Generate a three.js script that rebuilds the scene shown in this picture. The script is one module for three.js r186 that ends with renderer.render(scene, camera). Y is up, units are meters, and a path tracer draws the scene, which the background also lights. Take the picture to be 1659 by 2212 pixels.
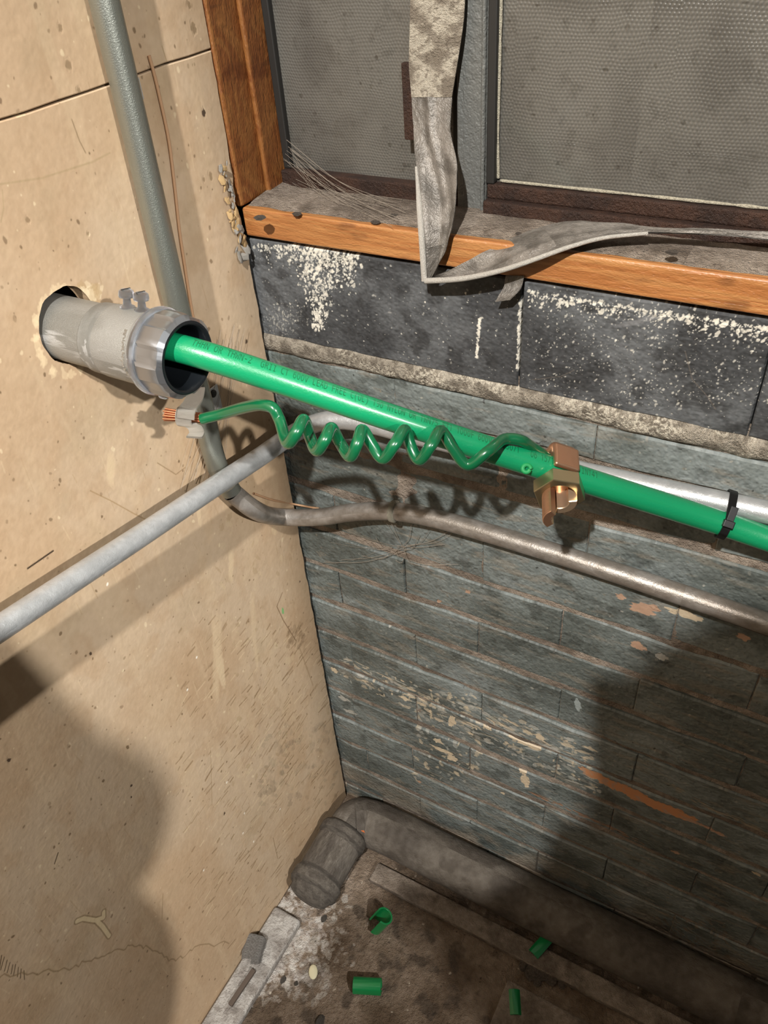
import * as THREE from 'three';
import { mergeGeometries, mergeVertices, toCreasedNormals } from 'three/addons/utils/BufferGeometryUtils.js';
import { RoundedBoxGeometry } from 'three/addons/geometries/RoundedBoxGeometry.js';
import { MarchingCubes } from 'three/addons/objects/MarchingCubes.js';

// ------------------------------------------------------------------ camera, light, exposure
const V = (x, y, z) => new THREE.Vector3(x, y, z);
const EYE = V(0.49509, 1.27171, 0.58841), FWD = V(-0.408492, -0.641343, -0.649471), UPV = V(-0.266376, 0.764334, -0.587228);
const RIGHT = FWD.clone().cross(UPV).normalize(), FOCAL = 1723.8;
const scene = new THREE.Scene();
scene.background = new THREE.Color(0x0b0b0c);
const camera = new THREE.PerspectiveCamera(65.368, 1659 / 2212, 0.005, 30);
camera.position.copy(EYE); camera.up.copy(UPV); camera.lookAt(EYE.clone().add(FWD));
const renderer = new THREE.WebGLRenderer({ antialias: true });
renderer.toneMapping = THREE.LinearToneMapping;
renderer.toneMappingExposure = 0.9;
renderer.shadowMap.enabled = true;
// behind the photographer hang a bare bulb and, lower, a shaded work lamp turned to the corner
const LAMP_A = V(0.55, 2.3, 1.4), LAMP_B = V(1.7, 1.9, 1.05);
const POWER_A = 20, POWER_B = 16;
const lampLight = (at, power) => {
  const l = new THREE.PointLight(0xfffcf8, power, 0, 2); l.position.copy(at); l.castShadow = true; l.shadow.radius = 0.9; scene.add(l); return l;
};
const AIM_B = V(0, 0.5, 0.2);
const workLight = (at, power) => {
  const l = new THREE.SpotLight(0xfffcf8, power, 0, 0.43, 1, 2); l.position.copy(at); l.target.position.copy(AIM_B); l.castShadow = true; l.shadow.radius = 0.9; scene.add(l, l.target); return l;
};
lampLight(LAMP_A, POWER_A);
workLight(LAMP_B, POWER_B);

// ------------------------------------------------------------------ helpers
// a pixel of the photograph gives a direction; the plane the thing touches gives the distance
const ray = (px, py) => FWD.clone().addScaledVector(RIGHT, (px - 829.5) / FOCAL).addScaledVector(UPV, -(py - 1106) / FOCAL);
const onX = (px, py, x = 0) => { const d = ray(px, py); return EYE.clone().addScaledVector(d, (x - EYE.x) / d.x); };
const onY = (px, py, y = 0) => { const d = ray(px, py); return EYE.clone().addScaledVector(d, (y - EYE.y) / d.y); };
const onZ = (px, py, z = 0) => { const d = ray(px, py); return EYE.clone().addScaledVector(d, (z - EYE.z) / d.z); };
const atD = (px, py, depth) => EYE.clone().addScaledVector(ray(px, py), depth);
const lerp = (a, b, t) => a + (b - a) * t, clamp = (v, a = 0, b = 1) => Math.min(b, Math.max(a, v));
const smooth = (a, b, v) => { const t = clamp((v - a) / (b - a)); return t * t * (3 - 2 * t); };
function rng(seed) { let s = seed >>> 0; return () => { s = (s + 0x6d2b79f5) >>> 0; let t = Math.imul(s ^ (s >>> 15), 1 | s); t = (t + Math.imul(t ^ (t >>> 7), 61 | t)) ^ t; return ((t ^ (t >>> 14)) >>> 0) / 4294967296; }; }
const LAT = new Float32Array(65536); { const r = rng(77); for (let i = 0; i < 65536; i++) LAT[i] = r(); }
function vn(x, y) {
  const xi = Math.floor(x), yi = Math.floor(y); let fx = x - xi, fy = y - yi; fx = fx * fx * (3 - 2 * fx); fy = fy * fy * (3 - 2 * fy);
  const a = (yi & 255) << 8, b = ((yi + 1) & 255) << 8, c = xi & 255, d = (xi + 1) & 255;
  const p = LAT[a + c], q = LAT[a + d], r = LAT[b + c], s = LAT[b + d];
  return p + (q - p) * fx + (r - p) * fy + (p - q - r + s) * fx * fy;
}
function fbm(x, y, o = 4) { let s = 0, a = 0.5, t = 0; for (let i = 0; i < o; i++) { s += a * vn(x, y); t += a; a *= 0.5; x = x * 2.03 + 17.3; y = y * 2.03 + 5.1; } return s / t; }

const taken = {};
function numbered(name) { const n = taken[name] = (taken[name] ?? -1) + 1; return n ? name + '_' + String(n).padStart(3, '0') : name; }
function mesh(name, geometry, material, parent) {
  const m = new THREE.Mesh(geometry, material); m.castShadow = m.receiveShadow = true;
  m.name = parent ? name : numbered(name); (parent || scene).add(m); return m;
}
function tag(o, label, category, group) { o.userData = { ...o.userData, label, category }; if (group) o.userData.group = group; return o; }
function group(name, label, category, at, grp) {
  const g = new THREE.Group(); g.name = numbered(name); if (at) g.position.copy(at); scene.add(g);
  if (label) tag(g, label, category, grp); return g;
}
function structure(o, label, category) { o.userData.kind = 'structure'; if (label) { o.userData.label = label; o.userData.category = category; } return o; }
const shift = (g, p) => g.translate(-p.x, -p.y, -p.z);          // world geometry into the axes of a group that stands at p
function merged(list) { return mergeGeometries(list.map((g) => { const q = g.index ? g.toNonIndexed() : g; for (const k of Object.keys(q.attributes)) if (!['position', 'normal', 'uv'].includes(k)) q.deleteAttribute(k); return q; })); }
function tube(points, r, n = 64, radial = 14, closed = false) {   // uv in metres: u along, v round
  const curve = points instanceof THREE.Curve ? points : new THREE.CatmullRomCurve3(points, closed, 'centripetal');
  const g = new THREE.TubeGeometry(curve, n, 1, radial, closed), p = g.attributes.position, uv = g.attributes.uv, L = curve.getLength(), c = V(0, 0, 0), q = V(0, 0, 0);
  for (let i = 0; i <= n; i++) {
    curve.getPointAt(i / n, c); const rad = typeof r === 'function' ? r(i / n) : r;
    for (let j = 0; j <= radial; j++) {
      const k = i * (radial + 1) + j; q.fromBufferAttribute(p, k).sub(c).normalize().multiplyScalar(rad).add(c); p.setXYZ(k, q.x, q.y, q.z);
      uv.setXY(k, (i / n) * L, (j / radial) * rad * Math.PI * 2);
    }
  }
  g.computeVertexNormals();
  const N = g.attributes.normal;                                  // weld the seam
  for (let i = 0; i <= n; i++) { const a = i * (radial + 1), b = a + radial; q.fromBufferAttribute(N, a).add(c.fromBufferAttribute(N, b)).normalize(); N.setXYZ(a, q.x, q.y, q.z); N.setXYZ(b, q.x, q.y, q.z); }
  return g;
}
function disc(at, dir, r, seg = 20) { const g = new THREE.CircleGeometry(r, seg); g.applyQuaternion(new THREE.Quaternion().setFromUnitVectors(V(0, 0, 1), dir.clone().normalize())); return g.translate(at.x, at.y, at.z); }
function box(a, b, r = 0.001, seg = 2) { const g = new RoundedBoxGeometry(Math.abs(b.x - a.x), Math.abs(b.y - a.y), Math.abs(b.z - a.z), seg, r); return g.translate((a.x + b.x) / 2, (a.y + b.y) / 2, (a.z + b.z) / 2); }
function boxUV(g) {                                               // uv in metres from each face's own plane
  const q = g.index ? g.toNonIndexed() : g; q.computeVertexNormals(); const p = q.attributes.position, n = q.attributes.normal, uv = new Float32Array(p.count * 2);
  for (let i = 0; i < p.count; i++) {
    const x = Math.abs(n.getX(i)), y = Math.abs(n.getY(i)), z = Math.abs(n.getZ(i));
    if (z >= x && z >= y) { uv[2 * i] = p.getX(i); uv[2 * i + 1] = p.getY(i); } else if (y >= x) { uv[2 * i] = p.getX(i); uv[2 * i + 1] = p.getZ(i); } else { uv[2 * i] = p.getZ(i); uv[2 * i + 1] = p.getY(i); }
  }
  q.setAttribute('uv', new THREE.BufferAttribute(uv, 2)); return q;
}
function along(g, from, dir) { g.applyQuaternion(new THREE.Quaternion().setFromUnitVectors(V(0, 1, 0), dir.clone().normalize())); return g.translate(from.x, from.y, from.z); }   // y axis of g onto dir
function lathe(profile, from, dir, seg = 40) { return along(new THREE.LatheGeometry(profile.map(([r, h]) => new THREE.Vector2(r, h)), seg), from, dir); }

// ------------------------------------------------------------------ textures
function canvasOf(w, h, fn) {                                     // fn(u, v) -> [r, g, b] in 0..255, v up
  const c = document.createElement('canvas'); c.width = w; c.height = h; const k = c.getContext('2d'), im = k.createImageData(w, h), d = im.data;
  for (let y = 0; y < h; y++) for (let x = 0; x < w; x++) { const o = fn((x + 0.5) / w, 1 - (y + 0.5) / h), i = (y * w + x) * 4; d[i] = o[0]; d[i + 1] = o[1]; d[i + 2] = o[2]; d[i + 3] = 255; }
  k.putImageData(im, 0, 0); return c;
}
function texture(c, srgb, su = 1, sv = 1) {                       // su, sv: metres that one picture covers
  const t = new THREE.CanvasTexture(c); t.wrapS = t.wrapT = THREE.RepeatWrapping; t.magFilter = THREE.LinearFilter; if (srgb) t.colorSpace = THREE.SRGBColorSpace;
  t.repeat.set(1 / su, 1 / sv); return t;
}
const grey = (v) => { v = clamp(v) * 255; return [v, v, v]; };
const mixc = (a, b, t) => [a[0] + (b[0] - a[0]) * t, a[1] + (b[1] - a[1]) * t, a[2] + (b[2] - a[2]) * t];
const css = (c, a = 1) => `rgba(${c[0] | 0},${c[1] | 0},${c[2] | 0},${a})`;
function blob(k, x, y, rx, ry, ang, rand, fill, rough = 0.45, n = 26) {   // ragged patch
  k.save(); k.translate(x, y); k.rotate(ang); k.beginPath();
  const s = rand() * 99;
  for (let i = 0; i < n; i++) { const a = (i / n) * Math.PI * 2, m = 1 - rough + 2 * rough * fbm(s + 2.4 * Math.cos(a), s + 2.4 * Math.sin(a) + rand() * 0.35, 2); k.lineTo(Math.cos(a) * rx * m, Math.sin(a) * ry * m); }
  k.closePath(); k.fillStyle = fill; k.fill(); k.restore();
}
function stroke(k, pts, w, color) { k.beginPath(); pts.forEach(([x, y], i) => (i ? k.lineTo(x, y) : k.moveTo(x, y))); k.lineWidth = w; k.strokeStyle = color; k.lineCap = k.lineJoin = 'round'; k.stroke(); }

// --- beige paint on the boards of the adjoining wall: 0.8 m of z by 1.3 m of y
const PW = 0.8, PH = 1.3, pw = 1600, ph = 2048;
const paintC = canvasOf(pw, ph, (u, v) => {
  const z = u * PW, y = v * PH, a = fbm(z * 9, y * 7, 5), b = fbm(z * 34 + 7, y * 30, 4), c = fbm(z * 210, y * 200, 3), st = fbm(z * 60 + 3, y * 9 + 40, 3);
  let o = mixc([183, 156, 125], [189, 166, 138], smooth(0.35, 0.68, a));
  o = mixc(o, [176, 147, 115], 0.4 * smooth(0.52, 0.75, b));
  o = mixc(o, [198, 174, 142], 0.35 * smooth(0.55, 0.7, st));
  o = mixc(o, [160, 140, 110], 0.25 * smooth(0.6, 0.78, fbm(z * 14 + 50, y * 12 + 9, 4)));
  const g = (c - 0.5) * 12; return [o[0] + g, o[1] + g, o[2] + g];
});
const paintB = canvasOf(pw, ph, (u, v) => { const z = u * PW, y = v * PH; return grey(0.5 + 0.5 * (fbm(z * 90, y * 80, 4) - 0.5) + 0.35 * (fbm(z * 320, y * 300, 2) - 0.5)); });
{
  const k = paintC.getContext('2d'), kb = paintB.getContext('2d'), r = rng(5);
  const at = (px, py) => { const p = onX(px, py); return [(p.z / PW) * pw, (1 - p.y / PH) * ph]; };
  const line = (pts, w, col, dark) => { const q = pts.map((p) => at(...p)); stroke(k, q, w, col); if (dark !== undefined) stroke(kb, q, w, css([dark, dark, dark], 0.8)); };
  for (let i = 0; i < 3000; i++) {                                // flecks of dirt and of lighter paint
    const x = r() * pw, y = r() * ph, s = 0.6 + r() * r() * 3.2, dk = r() < 0.72; blob(k, x, y, s, s * (0.6 + r()), r() * 3, r, dk ? css([96, 76, 52], 0.25 + 0.45 * r()) : css([226, 208, 172], 0.55), 0.4, 9);
  }
  for (let i = 0; i < 1100; i++) {                                 // slanting gouges low down by the corner
    const px = 380 + r() * 340, py = 1340 + r() * 720, [x] = at(px, py); if (x < 6 || x > pw * 0.42 || r() > 0.3 + 0.7 * (px - 380) / 340) continue;
    const L = 6 + r() * 24, a = 0.95 + (r() - 0.5) * 0.25, w = 1.6 + r() * 3.2, q = [at(px, py), at(px + L * Math.cos(a), py - L * Math.sin(a))];
    stroke(k, q, w, css(r() < 0.72 ? [128, 104, 74] : [210, 188, 152], 0.25 + 0.4 * r())); stroke(kb, q, w, css([60, 60, 60], 0.6));
  }
  for (let i = 0; i < 150; i++) { const [x, y] = at(470 + r() * 260, 1080 + r() * 640); blob(k, x, y, 2 + r() * 12, 2 + r() * 7, 2.1, r, css(r() < 0.5 ? [150, 126, 92] : [208, 188, 150], 0.14 + 0.2 * r()), 0.6); }
  for (let i = 0; i < 130; i++) { const [x, y] = at(560 + r() * 175, 1560 + r() * 190); blob(k, x, y, 4 + r() * 14, 3 + r() * 8, 2.2, r, css(r() < 0.7 ? [136, 122, 100] : [104, 90, 72], 0.12 + 0.14 * r()), 0.65); }
  for (let i = 0; i < 240; i++) { const x = r() * pw * 0.75, y = ph * (0.1 + 0.85 * r()), L = 8 + r() * 46; stroke(k, [[x, y], [x + (r() - 0.5) * 10, y + L]], 0.8 + r() * 1.6, css(r() < 0.5 ? [150, 122, 86] : [220, 200, 162], 0.25)); }
  // runs of lighter paint
  for (const [pts, w] of [[[[468, 1345], [470, 1420], [466, 1500]], 26], [[[475, 1430], [482, 1475]], 20], [[[545, 1290], [548, 1370], [556, 1440]], 15], [[[500, 1200], [498, 1250]], 14], [[[240, 990], [238, 1040]], 14], [[[425, 1075], [432, 1130]], 12]])
    for (let i = 0; i < 16; i++) { const t = i / 15, seg = pts.length - 1, s = Math.min(seg - 1, Math.floor(t * seg)), f = t * seg - s, [x, y] = at(lerp(pts[s][0], pts[s + 1][0], f), lerp(pts[s][1], pts[s + 1][1], f)); blob(k, x, y, w * (0.62 - 0.25 * t), w * 0.9, 0, r, css([206, 182, 148], 0.3), 0.4); }
  for (const [c, w] of [[css([124, 103, 74], 0.55), 15], [css([208, 186, 150], 0.95), 9]]) { line([[166, 1990], [180, 1984], [205, 1988], [224, 1982], [224, 1970]], w, c); line([[208, 1988], [222, 2002], [236, 2022]], w, c); }
  // scratches and cracks
  line([[60, 1228], [115, 1190]], 2.4, css([50, 38, 26], 0.95), 20);
  for (let i = 0; i < 9; i++) line([[4 + i * 6, 2062 + i * 4 + r() * 8], [-6 + i * 7 + r() * 6, 2092 + i * 3]], 1.6, css([70, 56, 38], 0.75), 40);
  line([[118, 1866], [126, 1842]], 2, css([66, 52, 34], 0.8), 40);
  { const way = [[-40, 2112], [60, 2104], [150, 2092], [205, 2072], [262, 2050], [300, 2042], [340, 2056], [380, 2078], [420, 2046], [505, 2034]], fine = []; for (let i = 0; i + 1 < way.length; i++) for (let j = 0; j < 8; j++) fine.push([lerp(way[i][0], way[i + 1][0], j / 8), lerp(way[i][1], way[i + 1][1], j / 8) + (fbm(i * 8 + j, 5, 2) - 0.5) * 14]); line(fine, 4.5, css([140, 116, 84], 0.3)); line(fine, 1.8, css([118, 97, 68], 0.5), 70); }
  line([[350, 1985], [352, 1930]], 1.6, css([120, 98, 66], 0.6)); line([[455, 1620], [458, 1740]], 1.6, css([128, 104, 70], 0.5)); line([[590, 1810], [600, 1855]], 2, css([110, 88, 58], 0.6));
  line([[195, 1060], [240, 1082], [290, 1110], [330, 1130]], 1.6, css([140, 112, 74], 0.6)); line([[340, 1000], [380, 1025], [400, 1010]], 1.6, css([124, 98, 66], 0.6));
  line([[610, 1280], [598, 1310], [612, 1340], [640, 1385]], 2.4, css([104, 80, 54], 0.7)); for (let i = 0; i < 26; i++) { const [x, y] = at(618 + r() * 40, 1350 + r() * 50); blob(k, x, y, 4 + r() * 9, 3 + r() * 6, 0.6, r, css([112, 88, 66], 0.28), 0.6); }
  line([[648, 1402], [676, 1480]], 5, css([132, 104, 74], 0.3));
  line([[0, 398], [90, 385], [200, 350], [238, 330]], 2, css([158, 138, 102], 0.5)); line([[5, 410], [8, 450], [2, 480]], 1.6, css([158, 138, 102], 0.5));
  line([[155, 258], [172, 305], [185, 330]], 1.6, css([110, 92, 64], 0.6)); line([[350, 100], [362, 138]], 1.6, css([140, 116, 78], 0.6));
  for (const [px, py, s, c] of [[418, 60, 11, 0], [408, 10, 8, 0], [440, 244, 8, 1], [148, 140, 9, 0], [130, 60, 7, 0], [60, 475, 6, 0], [190, 505, 4, 0], [170, 195, 6, 0], [485, 1757, 7, 1], [20, 1642, 6, 1], [150, 1612, 5, 0], [284, 1697, 5, 1], [284, 1722, 4, 1], [455, 380, 9, 0], [440, 388, 6, 0], [532, 738, 6, 1], [590, 847, 5, 1], [196, 1412, 5, 1], [560, 1110, 7, 0], [648, 1256, 4, 1], [405, 1487, 4, 0]]) {
    const [x, y] = at(px, py); blob(k, x, y, s * 0.5, s * 0.6, r() * 3, r, css(c ? [58, 44, 32] : [116, 96, 70], c ? 0.85 : 0.55), 0.5); blob(kb, x, y, s * 0.7, s * 0.85, 0, r, css([30, 30, 30], 0.8), 0.4);
  }
  for (const [px, py] of [[232, 1262], [405, 1490], [440, 1880], [490, 1690], [528, 1757], [548, 1818], [605, 1748], [425, 1420], [525, 1800]]) { const [x, y] = at(px, py); blob(k, x, y, 3.2, 2.4, 0.5, r, css([238, 230, 214]), 0.3); }
  { const [x, y] = at(611, 1320); blob(k, x, y, 4, 9, 0, r, css([112, 170, 104], 0.9), 0.4); }
  // bare plaster where the hole was broken through
  for (let i = 0; i < 30; i++) { const [x, y] = at(165 + r() * 48, 622 + r() * 30); blob(k, x, y, 5 + r() * 8, 4 + r() * 6, r() * 3, r, css(r() < 0.6 ? [222, 204, 170] : [176, 150, 112], 0.55), 0.6); }
  for (let i = 0; i < 40; i++) { const a = r() * 6.28, [x, y] = at(140 + 62 * Math.cos(a), 718 + 92 * Math.sin(a)); blob(k, x, y, 4 + r() * 5, 4 + r() * 4, a, r, css([222, 200, 162], 0.5), 0.6); }
}

// --- dark paint over the brickwork: 0.8 m of x by 0.9 m of y
const BW = 0.8, BH = 0.9, bw = 2000, bh = 2000;
const brickC = canvasOf(bw, bh, (u, v) => {
  const x = u * BW, y = v * BH, a = fbm(x * 11 + 3, y * 16, 5), b = fbm(x * 42 + 9, y * 60, 4), c = fbm(x * 330, y * 360, 2), s = fbm(x * 26 + 30, y * 140, 4);
  let o = mixc([88, 94, 90], [116, 123, 120], smooth(0.34, 0.68, a));
  o = mixc(o, [66, 70, 66], 0.55 * smooth(0.55, 0.75, b));
  o = mixc(o, [136, 143, 142], 0.5 * smooth(0.6, 0.76, fbm(x * 18 + 80, y * 22 + 2, 4)));
  o = mixc(o, [138, 126, 110], 0.4 * smooth(0.58, 0.76, s));
  const low = smooth(0.14, 0.0, y + 0.05 * (fbm(x * 14, 3, 3) - 0.5));          // crumbling salt-stained foot of the wall
  o = mixc(o, mixc([128, 112, 94], [170, 156, 138], fbm(x * 60, y * 60 + 4, 4)), low * smooth(0.3, 0.55, fbm(x * 22 + 5, y * 26 + 70, 4)));
  const g = (c - 0.5) * 22; return [o[0] + g, o[1] + g, o[2] + g];
});
const brickB = canvasOf(bw, bh, (u, v) => { const x = u * BW, y = v * BH; return grey(0.5 + 0.7 * (fbm(x * 70, y * 80, 4) - 0.5) + 0.5 * (fbm(x * 300, y * 320, 2) - 0.5)); });
{
  const k = brickC.getContext('2d'), kb = brickB.getContext('2d'), r = rng(19);
  const at = (px, py) => { const p = onZ(px, py); return [(p.x / BW) * bw, (1 - p.y / BH) * bh]; };
  const cream = [204, 186, 158], pale = [172, 170, 160], pink = [176, 142, 118], orange = [196, 138, 96];
  const patch = (px, py, rx, ry, c, a = 1, an = 0, rough = 0.6) => { const [x, y] = at(px, py); blob(k, x, y, rx, ry, an, r, css(c, a), rough, 34); blob(kb, x, y, rx, ry, an, r, css([70, 70, 70], 0.6), rough, 34); };
  for (let i = 0; i < 2600; i++) { const x = r() * bw, y = r() * bh, s = 0.6 + r() * r() * 3.4; blob(k, x, y, s * (1 + r()), s, r() * 3, r, css(r() < 0.4 ? [176, 170, 156] : r() < 0.5 ? [34, 35, 32] : [128, 118, 102], 0.2 + 0.5 * r()), 0.5, 9); }
  for (let i = 0; i < 900; i++) { const x = r() * bw, y = r() * bh; blob(k, x, y, 8 + r() * 34, 2 + r() * 8, (r() - 0.5) * 0.4, r, css(r() < 0.35 ? [138, 143, 140] : r() < 0.5 ? [70, 73, 69] : [140, 124, 106], 0.12 + 0.22 * r()), 0.65); }
  for (let i = 0; i < 420; i++) { const x = r() * bw, y = r() * bh, L = 10 + r() * 60; stroke(k, [[x, y], [x + (r() - 0.5) * 5, y + L]], 0.7 + r() * 1.3, css([150, 155, 150], 0.12 + 0.14 * r())); }
  for (let i = 0; i < 130; i++) { const [x, y] = at(1060 + i * 1.35 + r() * 2, 1490 + i * 0.5 + r() * 60); stroke(k, [[x, y], [x - 1, y + 16]], 0.9, css([140, 145, 138], 0.45)); }   // combed brick face
  // where the paint has come away
  for (let i = 0; i < 380; i++) { const t = r(), px = 735 + t * 560, py = 1432 + t * 215 + (r() - 0.3) * (46 + 60 * t); patch(px, py, 3 + r() * r() * 30, 2 + r() * 7, r() < 0.55 ? cream : pale, 0.35 + 0.5 * r(), (r() - 0.5) * 0.5); }
  for (let i = 0; i < 150; i++) { const px = 890 + r() * 150, py = 1500 + r() * 190; patch(px, py, 2 + r() * 12, 2 + r() * 9, r() < 0.6 ? cream : pale, 0.6, r() * 3); }
  for (const [px, py, rx, ry, c] of [[975, 1560, 9, 22, cream], [968, 1592, 7, 10, cream], [946, 1600, 12, 9, cream], [957, 1620, 26, 6, cream], [975, 1636, 14, 12, cream], [1120, 1600, 18, 7, cream], [1150, 1612, 26, 12, cream], [1165, 1590, 12, 8, cream], [1134, 1688, 9, 24, cream], [1128, 1668, 8, 10, cream], [1185, 1615, 24, 7, pale], [740, 1512, 14, 9, pale], [755, 1540, 18, 7, pale], [722, 1448, 9, 8, cream], [845, 1485, 20, 5, cream], [874, 1510, 9, 7, cream], [1052, 1575, 10, 5, cream], [1247, 1524, 7, 14, [150, 158, 156]], [1390, 1316, 22, 12, pink], [1340, 1288, 7, 6, pink], [1478, 1330, 24, 8, cream], [1500, 1336, 12, 5, cream], [1378, 1396, 12, 9, pink], [1430, 1420, 10, 8, pale], [1605, 1378, 9, 6, pink], [1085, 1715, 6, 5, cream], [905, 1690, 5, 5, pink], [1460, 1840, 8, 5, pink], [1634, 1888, 8, 4, cream], [840, 1352, 5, 4, pale], [640, 1170, 9, 20, pale], [1010, 1280, 6, 4, pink], [948, 1300, 5, 4, pink]]) patch(px, py, rx * 1.6, ry * 1.5, c, 0.95, (r() - 0.5) * 0.4);
  for (let i = 0; i < 60; i++) { const t = i / 59; patch(1262 + t * 228, 1668 + t * 104 + (r() - 0.5) * 8, 14 + r() * 14, 6 + 16 * Math.sin(Math.PI * t) * r() + 3, r() < 0.8 ? orange : pink, 0.9, 0.05); }
  for (let i = 0; i < 30; i++) { const t = r(); patch(1480 + t * 90, 1770 + t * 40, 5 + r() * 7, 3 + r() * 4, pink, 0.6); }
  for (let i = 0; i < 50; i++) { const t = r(); patch(1150 + t * 250, 1716 + t * 110 + (r() - 0.5) * 6, 5 + r() * 16, 2 + r() * 3, [150, 112, 86], 0.6, 0.05); }
  for (let i = 0; i < 40; i++) { const t = r(); patch(1450 + t * 200, 1700 + t * 100 + (r() - 0.5) * 12, 6 + r() * 14, 2 + r() * 4, [140, 128, 110], 0.6, 0.05); }
  for (let i = 0; i < 240; i++) { patch(1400 + r() * 180, 1985 + r() * 110, 3 + r() * 9, 2 + r() * 6, r() < 0.5 ? [138, 118, 98] : [112, 96, 80], 0.5, r()); }
  for (let i = 0; i < 160; i++) { const t = r(); patch(770 + t * 260, 1735 + t * 110 + (r() - 0.5) * 40, 3 + r() * 12, 2 + r() * 6, r() < 0.5 ? [160, 146, 128] : [112, 98, 84], 0.4, r()); }
  for (let i = 0; i < 60; i++) patch(1130 + r() * 60, 960 + r() * 80, 4 + r() * 8, 6 + r() * 14, [116, 126, 126], 0.25);
  for (const [px, py] of [[1530, 1500], [1546, 1520], [1562, 1506], [1630, 1530], [1480, 1590]]) { const [x, y] = at(px, py); for (let j = 0; j < 7; j++) stroke(k, [[x + j * 2.2, y - 14 + r() * 6], [x + j * 2.2 - 12, y + 18 + r() * 10]], 1.6, css([118, 118, 118], 0.35)); }
}

// --- sooty stone course under the sill: 0.8 m of x by 0.14 m of y, y from 0.86
const SW = 0.8, SH = 0.14, S0 = 0.86, sw = 2048, sh = 400;
const stoneC = canvasOf(sw, sh, (u, v) => {
  const x = u * SW, y = v * SH, a = fbm(x * 16 + 60, y * 18, 5), b = fbm(x * 60 + 9, y * 60, 4), c = fbm(x * 380, y * 380, 2);
  let o = mixc([58, 59, 60], [92, 94, 95], smooth(0.34, 0.7, a)); o = mixc(o, [44, 44, 44], 0.6 * smooth(0.54, 0.7, b));
  const g = (c - 0.5) * 26; return [o[0] + g, o[1] + g, o[2] + g];
});
const stoneB = canvasOf(1024, 256, (u, v) => grey(0.5 + 0.6 * (fbm(u * 70, v * 14, 4) - 0.5) + 0.5 * (fbm(u * 260, v * 60, 2) - 0.5)));
{
  const k = stoneC.getContext('2d'), r = rng(31), white = [226, 220, 204];
  const at = (px, py) => { const p = onZ(px, py); return [(p.x / SW) * sw, (1 - (p.y - S0) / SH) * sh]; };
  const fleck = (px, py, s, a = 0.9) => { const [x, y] = at(px, py); blob(k, x, y, s, s * (0.8 + r() * 1.4), r() * 0.8, r, css(white, a), 0.6, 10); };
  for (let i = 0; i < 1500; i++) { const x = r() * sw, y = r() * sh, s = 0.6 + r() * r() * r() * 4.2; blob(k, x, y, s, s * (0.8 + r()), r() * 3, r, css(white, 0.3 + 0.65 * r()), 0.5, 9); }
  for (let i = 0; i < 1100; i++) { const t = r(); fleck(688 + (r() + r() + r() - 1.5) * 95 * (1.1 - t), 528 + t * t * 180 + r() * 12, 0.9 + r() * r() * 4.5, 0.5 + 0.5 * r()); }
  for (let i = 0; i < 260; i++) fleck(748 + (r() + r() - 1) * 34, 552 + (r() * r()) * 90, 0.6 + r() * r() * 4, 0.75);
  for (let i = 0; i < 70; i++) fleck(590 + (r() + r() - 1) * 50, 530 + r() * r() * 60, 0.6 + r() * r() * 4, 0.75);
  for (let i = 0; i < 520; i++) { const t = r(); fleck(1140 + t * 520, 628 + t * 82 + r() * r() * 40, 0.8 + r() * r() * 4, 0.8); }
  for (let i = 0; i < 900; i++) fleck(1140 + r() * 520, 650 + r() * 230, 0.5 + r() * r() * 2.4, 0.6);
  for (let i = 0; i < 260; i++) { const t = r(); fleck(585 + (r() + r() - 1) * 40 + t * 60, 690 + (r() + r() - 1) * 40, 0.6 + r() * r() * 3, 0.35); }
  for (const [a, b, c] of [[1123, 655, 800], [1035, 690, 775]]) for (let i = 0; i < 60; i++) { const t = i / 59; fleck(a - 6 * t + (r() - 0.5) * 5, lerp(b, c, t), 1 + r() * 2.4, 0.85); }
  for (const q of [[[1480, 760], [1495, 820], [1530, 860], [1545, 885]], [[1240, 800], [1210, 815], [1150, 820]]]) stroke(k, q.map((p) => at(...p)), 2.4, css([112, 100, 88], 0.5));
  for (let i = 0; i < 22; i++) { const t = i / 21, [x, y] = at(1340 + t * 75, 705 - t * 20); blob(k, x, y, 12, 5, -0.2, r, css([128, 128, 128], 0.16), 0.5); }
}

const small = (w, h, fn) => canvasOf(w, h, fn);
const dustC = small(768, 768, (u, v) => { const x = u * 0.5, y = v * 0.5, a = fbm(x * 22, y * 22, 5), b = fbm(x * 150, y * 150, 3); let o = mixc([114, 102, 90], [144, 131, 117], smooth(0.32, 0.7, a)); o = mixc(o, [92, 80, 68], 0.45 * smooth(0.56, 0.72, fbm(x * 40 + 8, y * 40, 4))); const g = (b - 0.5) * 40; return [o[0] + g, o[1] + g, o[2] + g]; });
const grainB = small(512, 512, (u, v) => grey(0.5 + 0.9 * (fbm(u * 40, v * 40, 4) - 0.5) + 0.5 * (fbm(u * 170, v * 170, 2) - 0.5)));
const woodC = small(1024, 512, (u, v) => {                        // u along the grain, 0.5 m by 0.12 m
  const x = u * 0.5, y = v * 0.12, w = fbm(x * 5, y * 60, 3), g = fbm(x * 9 + 4, y * 520 + 12 * w, 3), s = fbm(x * 60, y * 900, 2);
  let o = mixc([200, 148, 94], [180, 122, 72], smooth(0.3, 0.72, g)); o = mixc(o, [136, 80, 40], 0.6 * smooth(0.6, 0.8, fbm(x * 16 + 7, y * 46, 4))); o = mixc(o, [104, 68, 42], 0.4 * smooth(0.7, 0.9, fbm(x * 34 + 31, y * 60, 3)));
  const d = (s - 0.5) * 26; return [o[0] + d, o[1] + d * 0.8, o[2] + d * 0.6];
});
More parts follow.
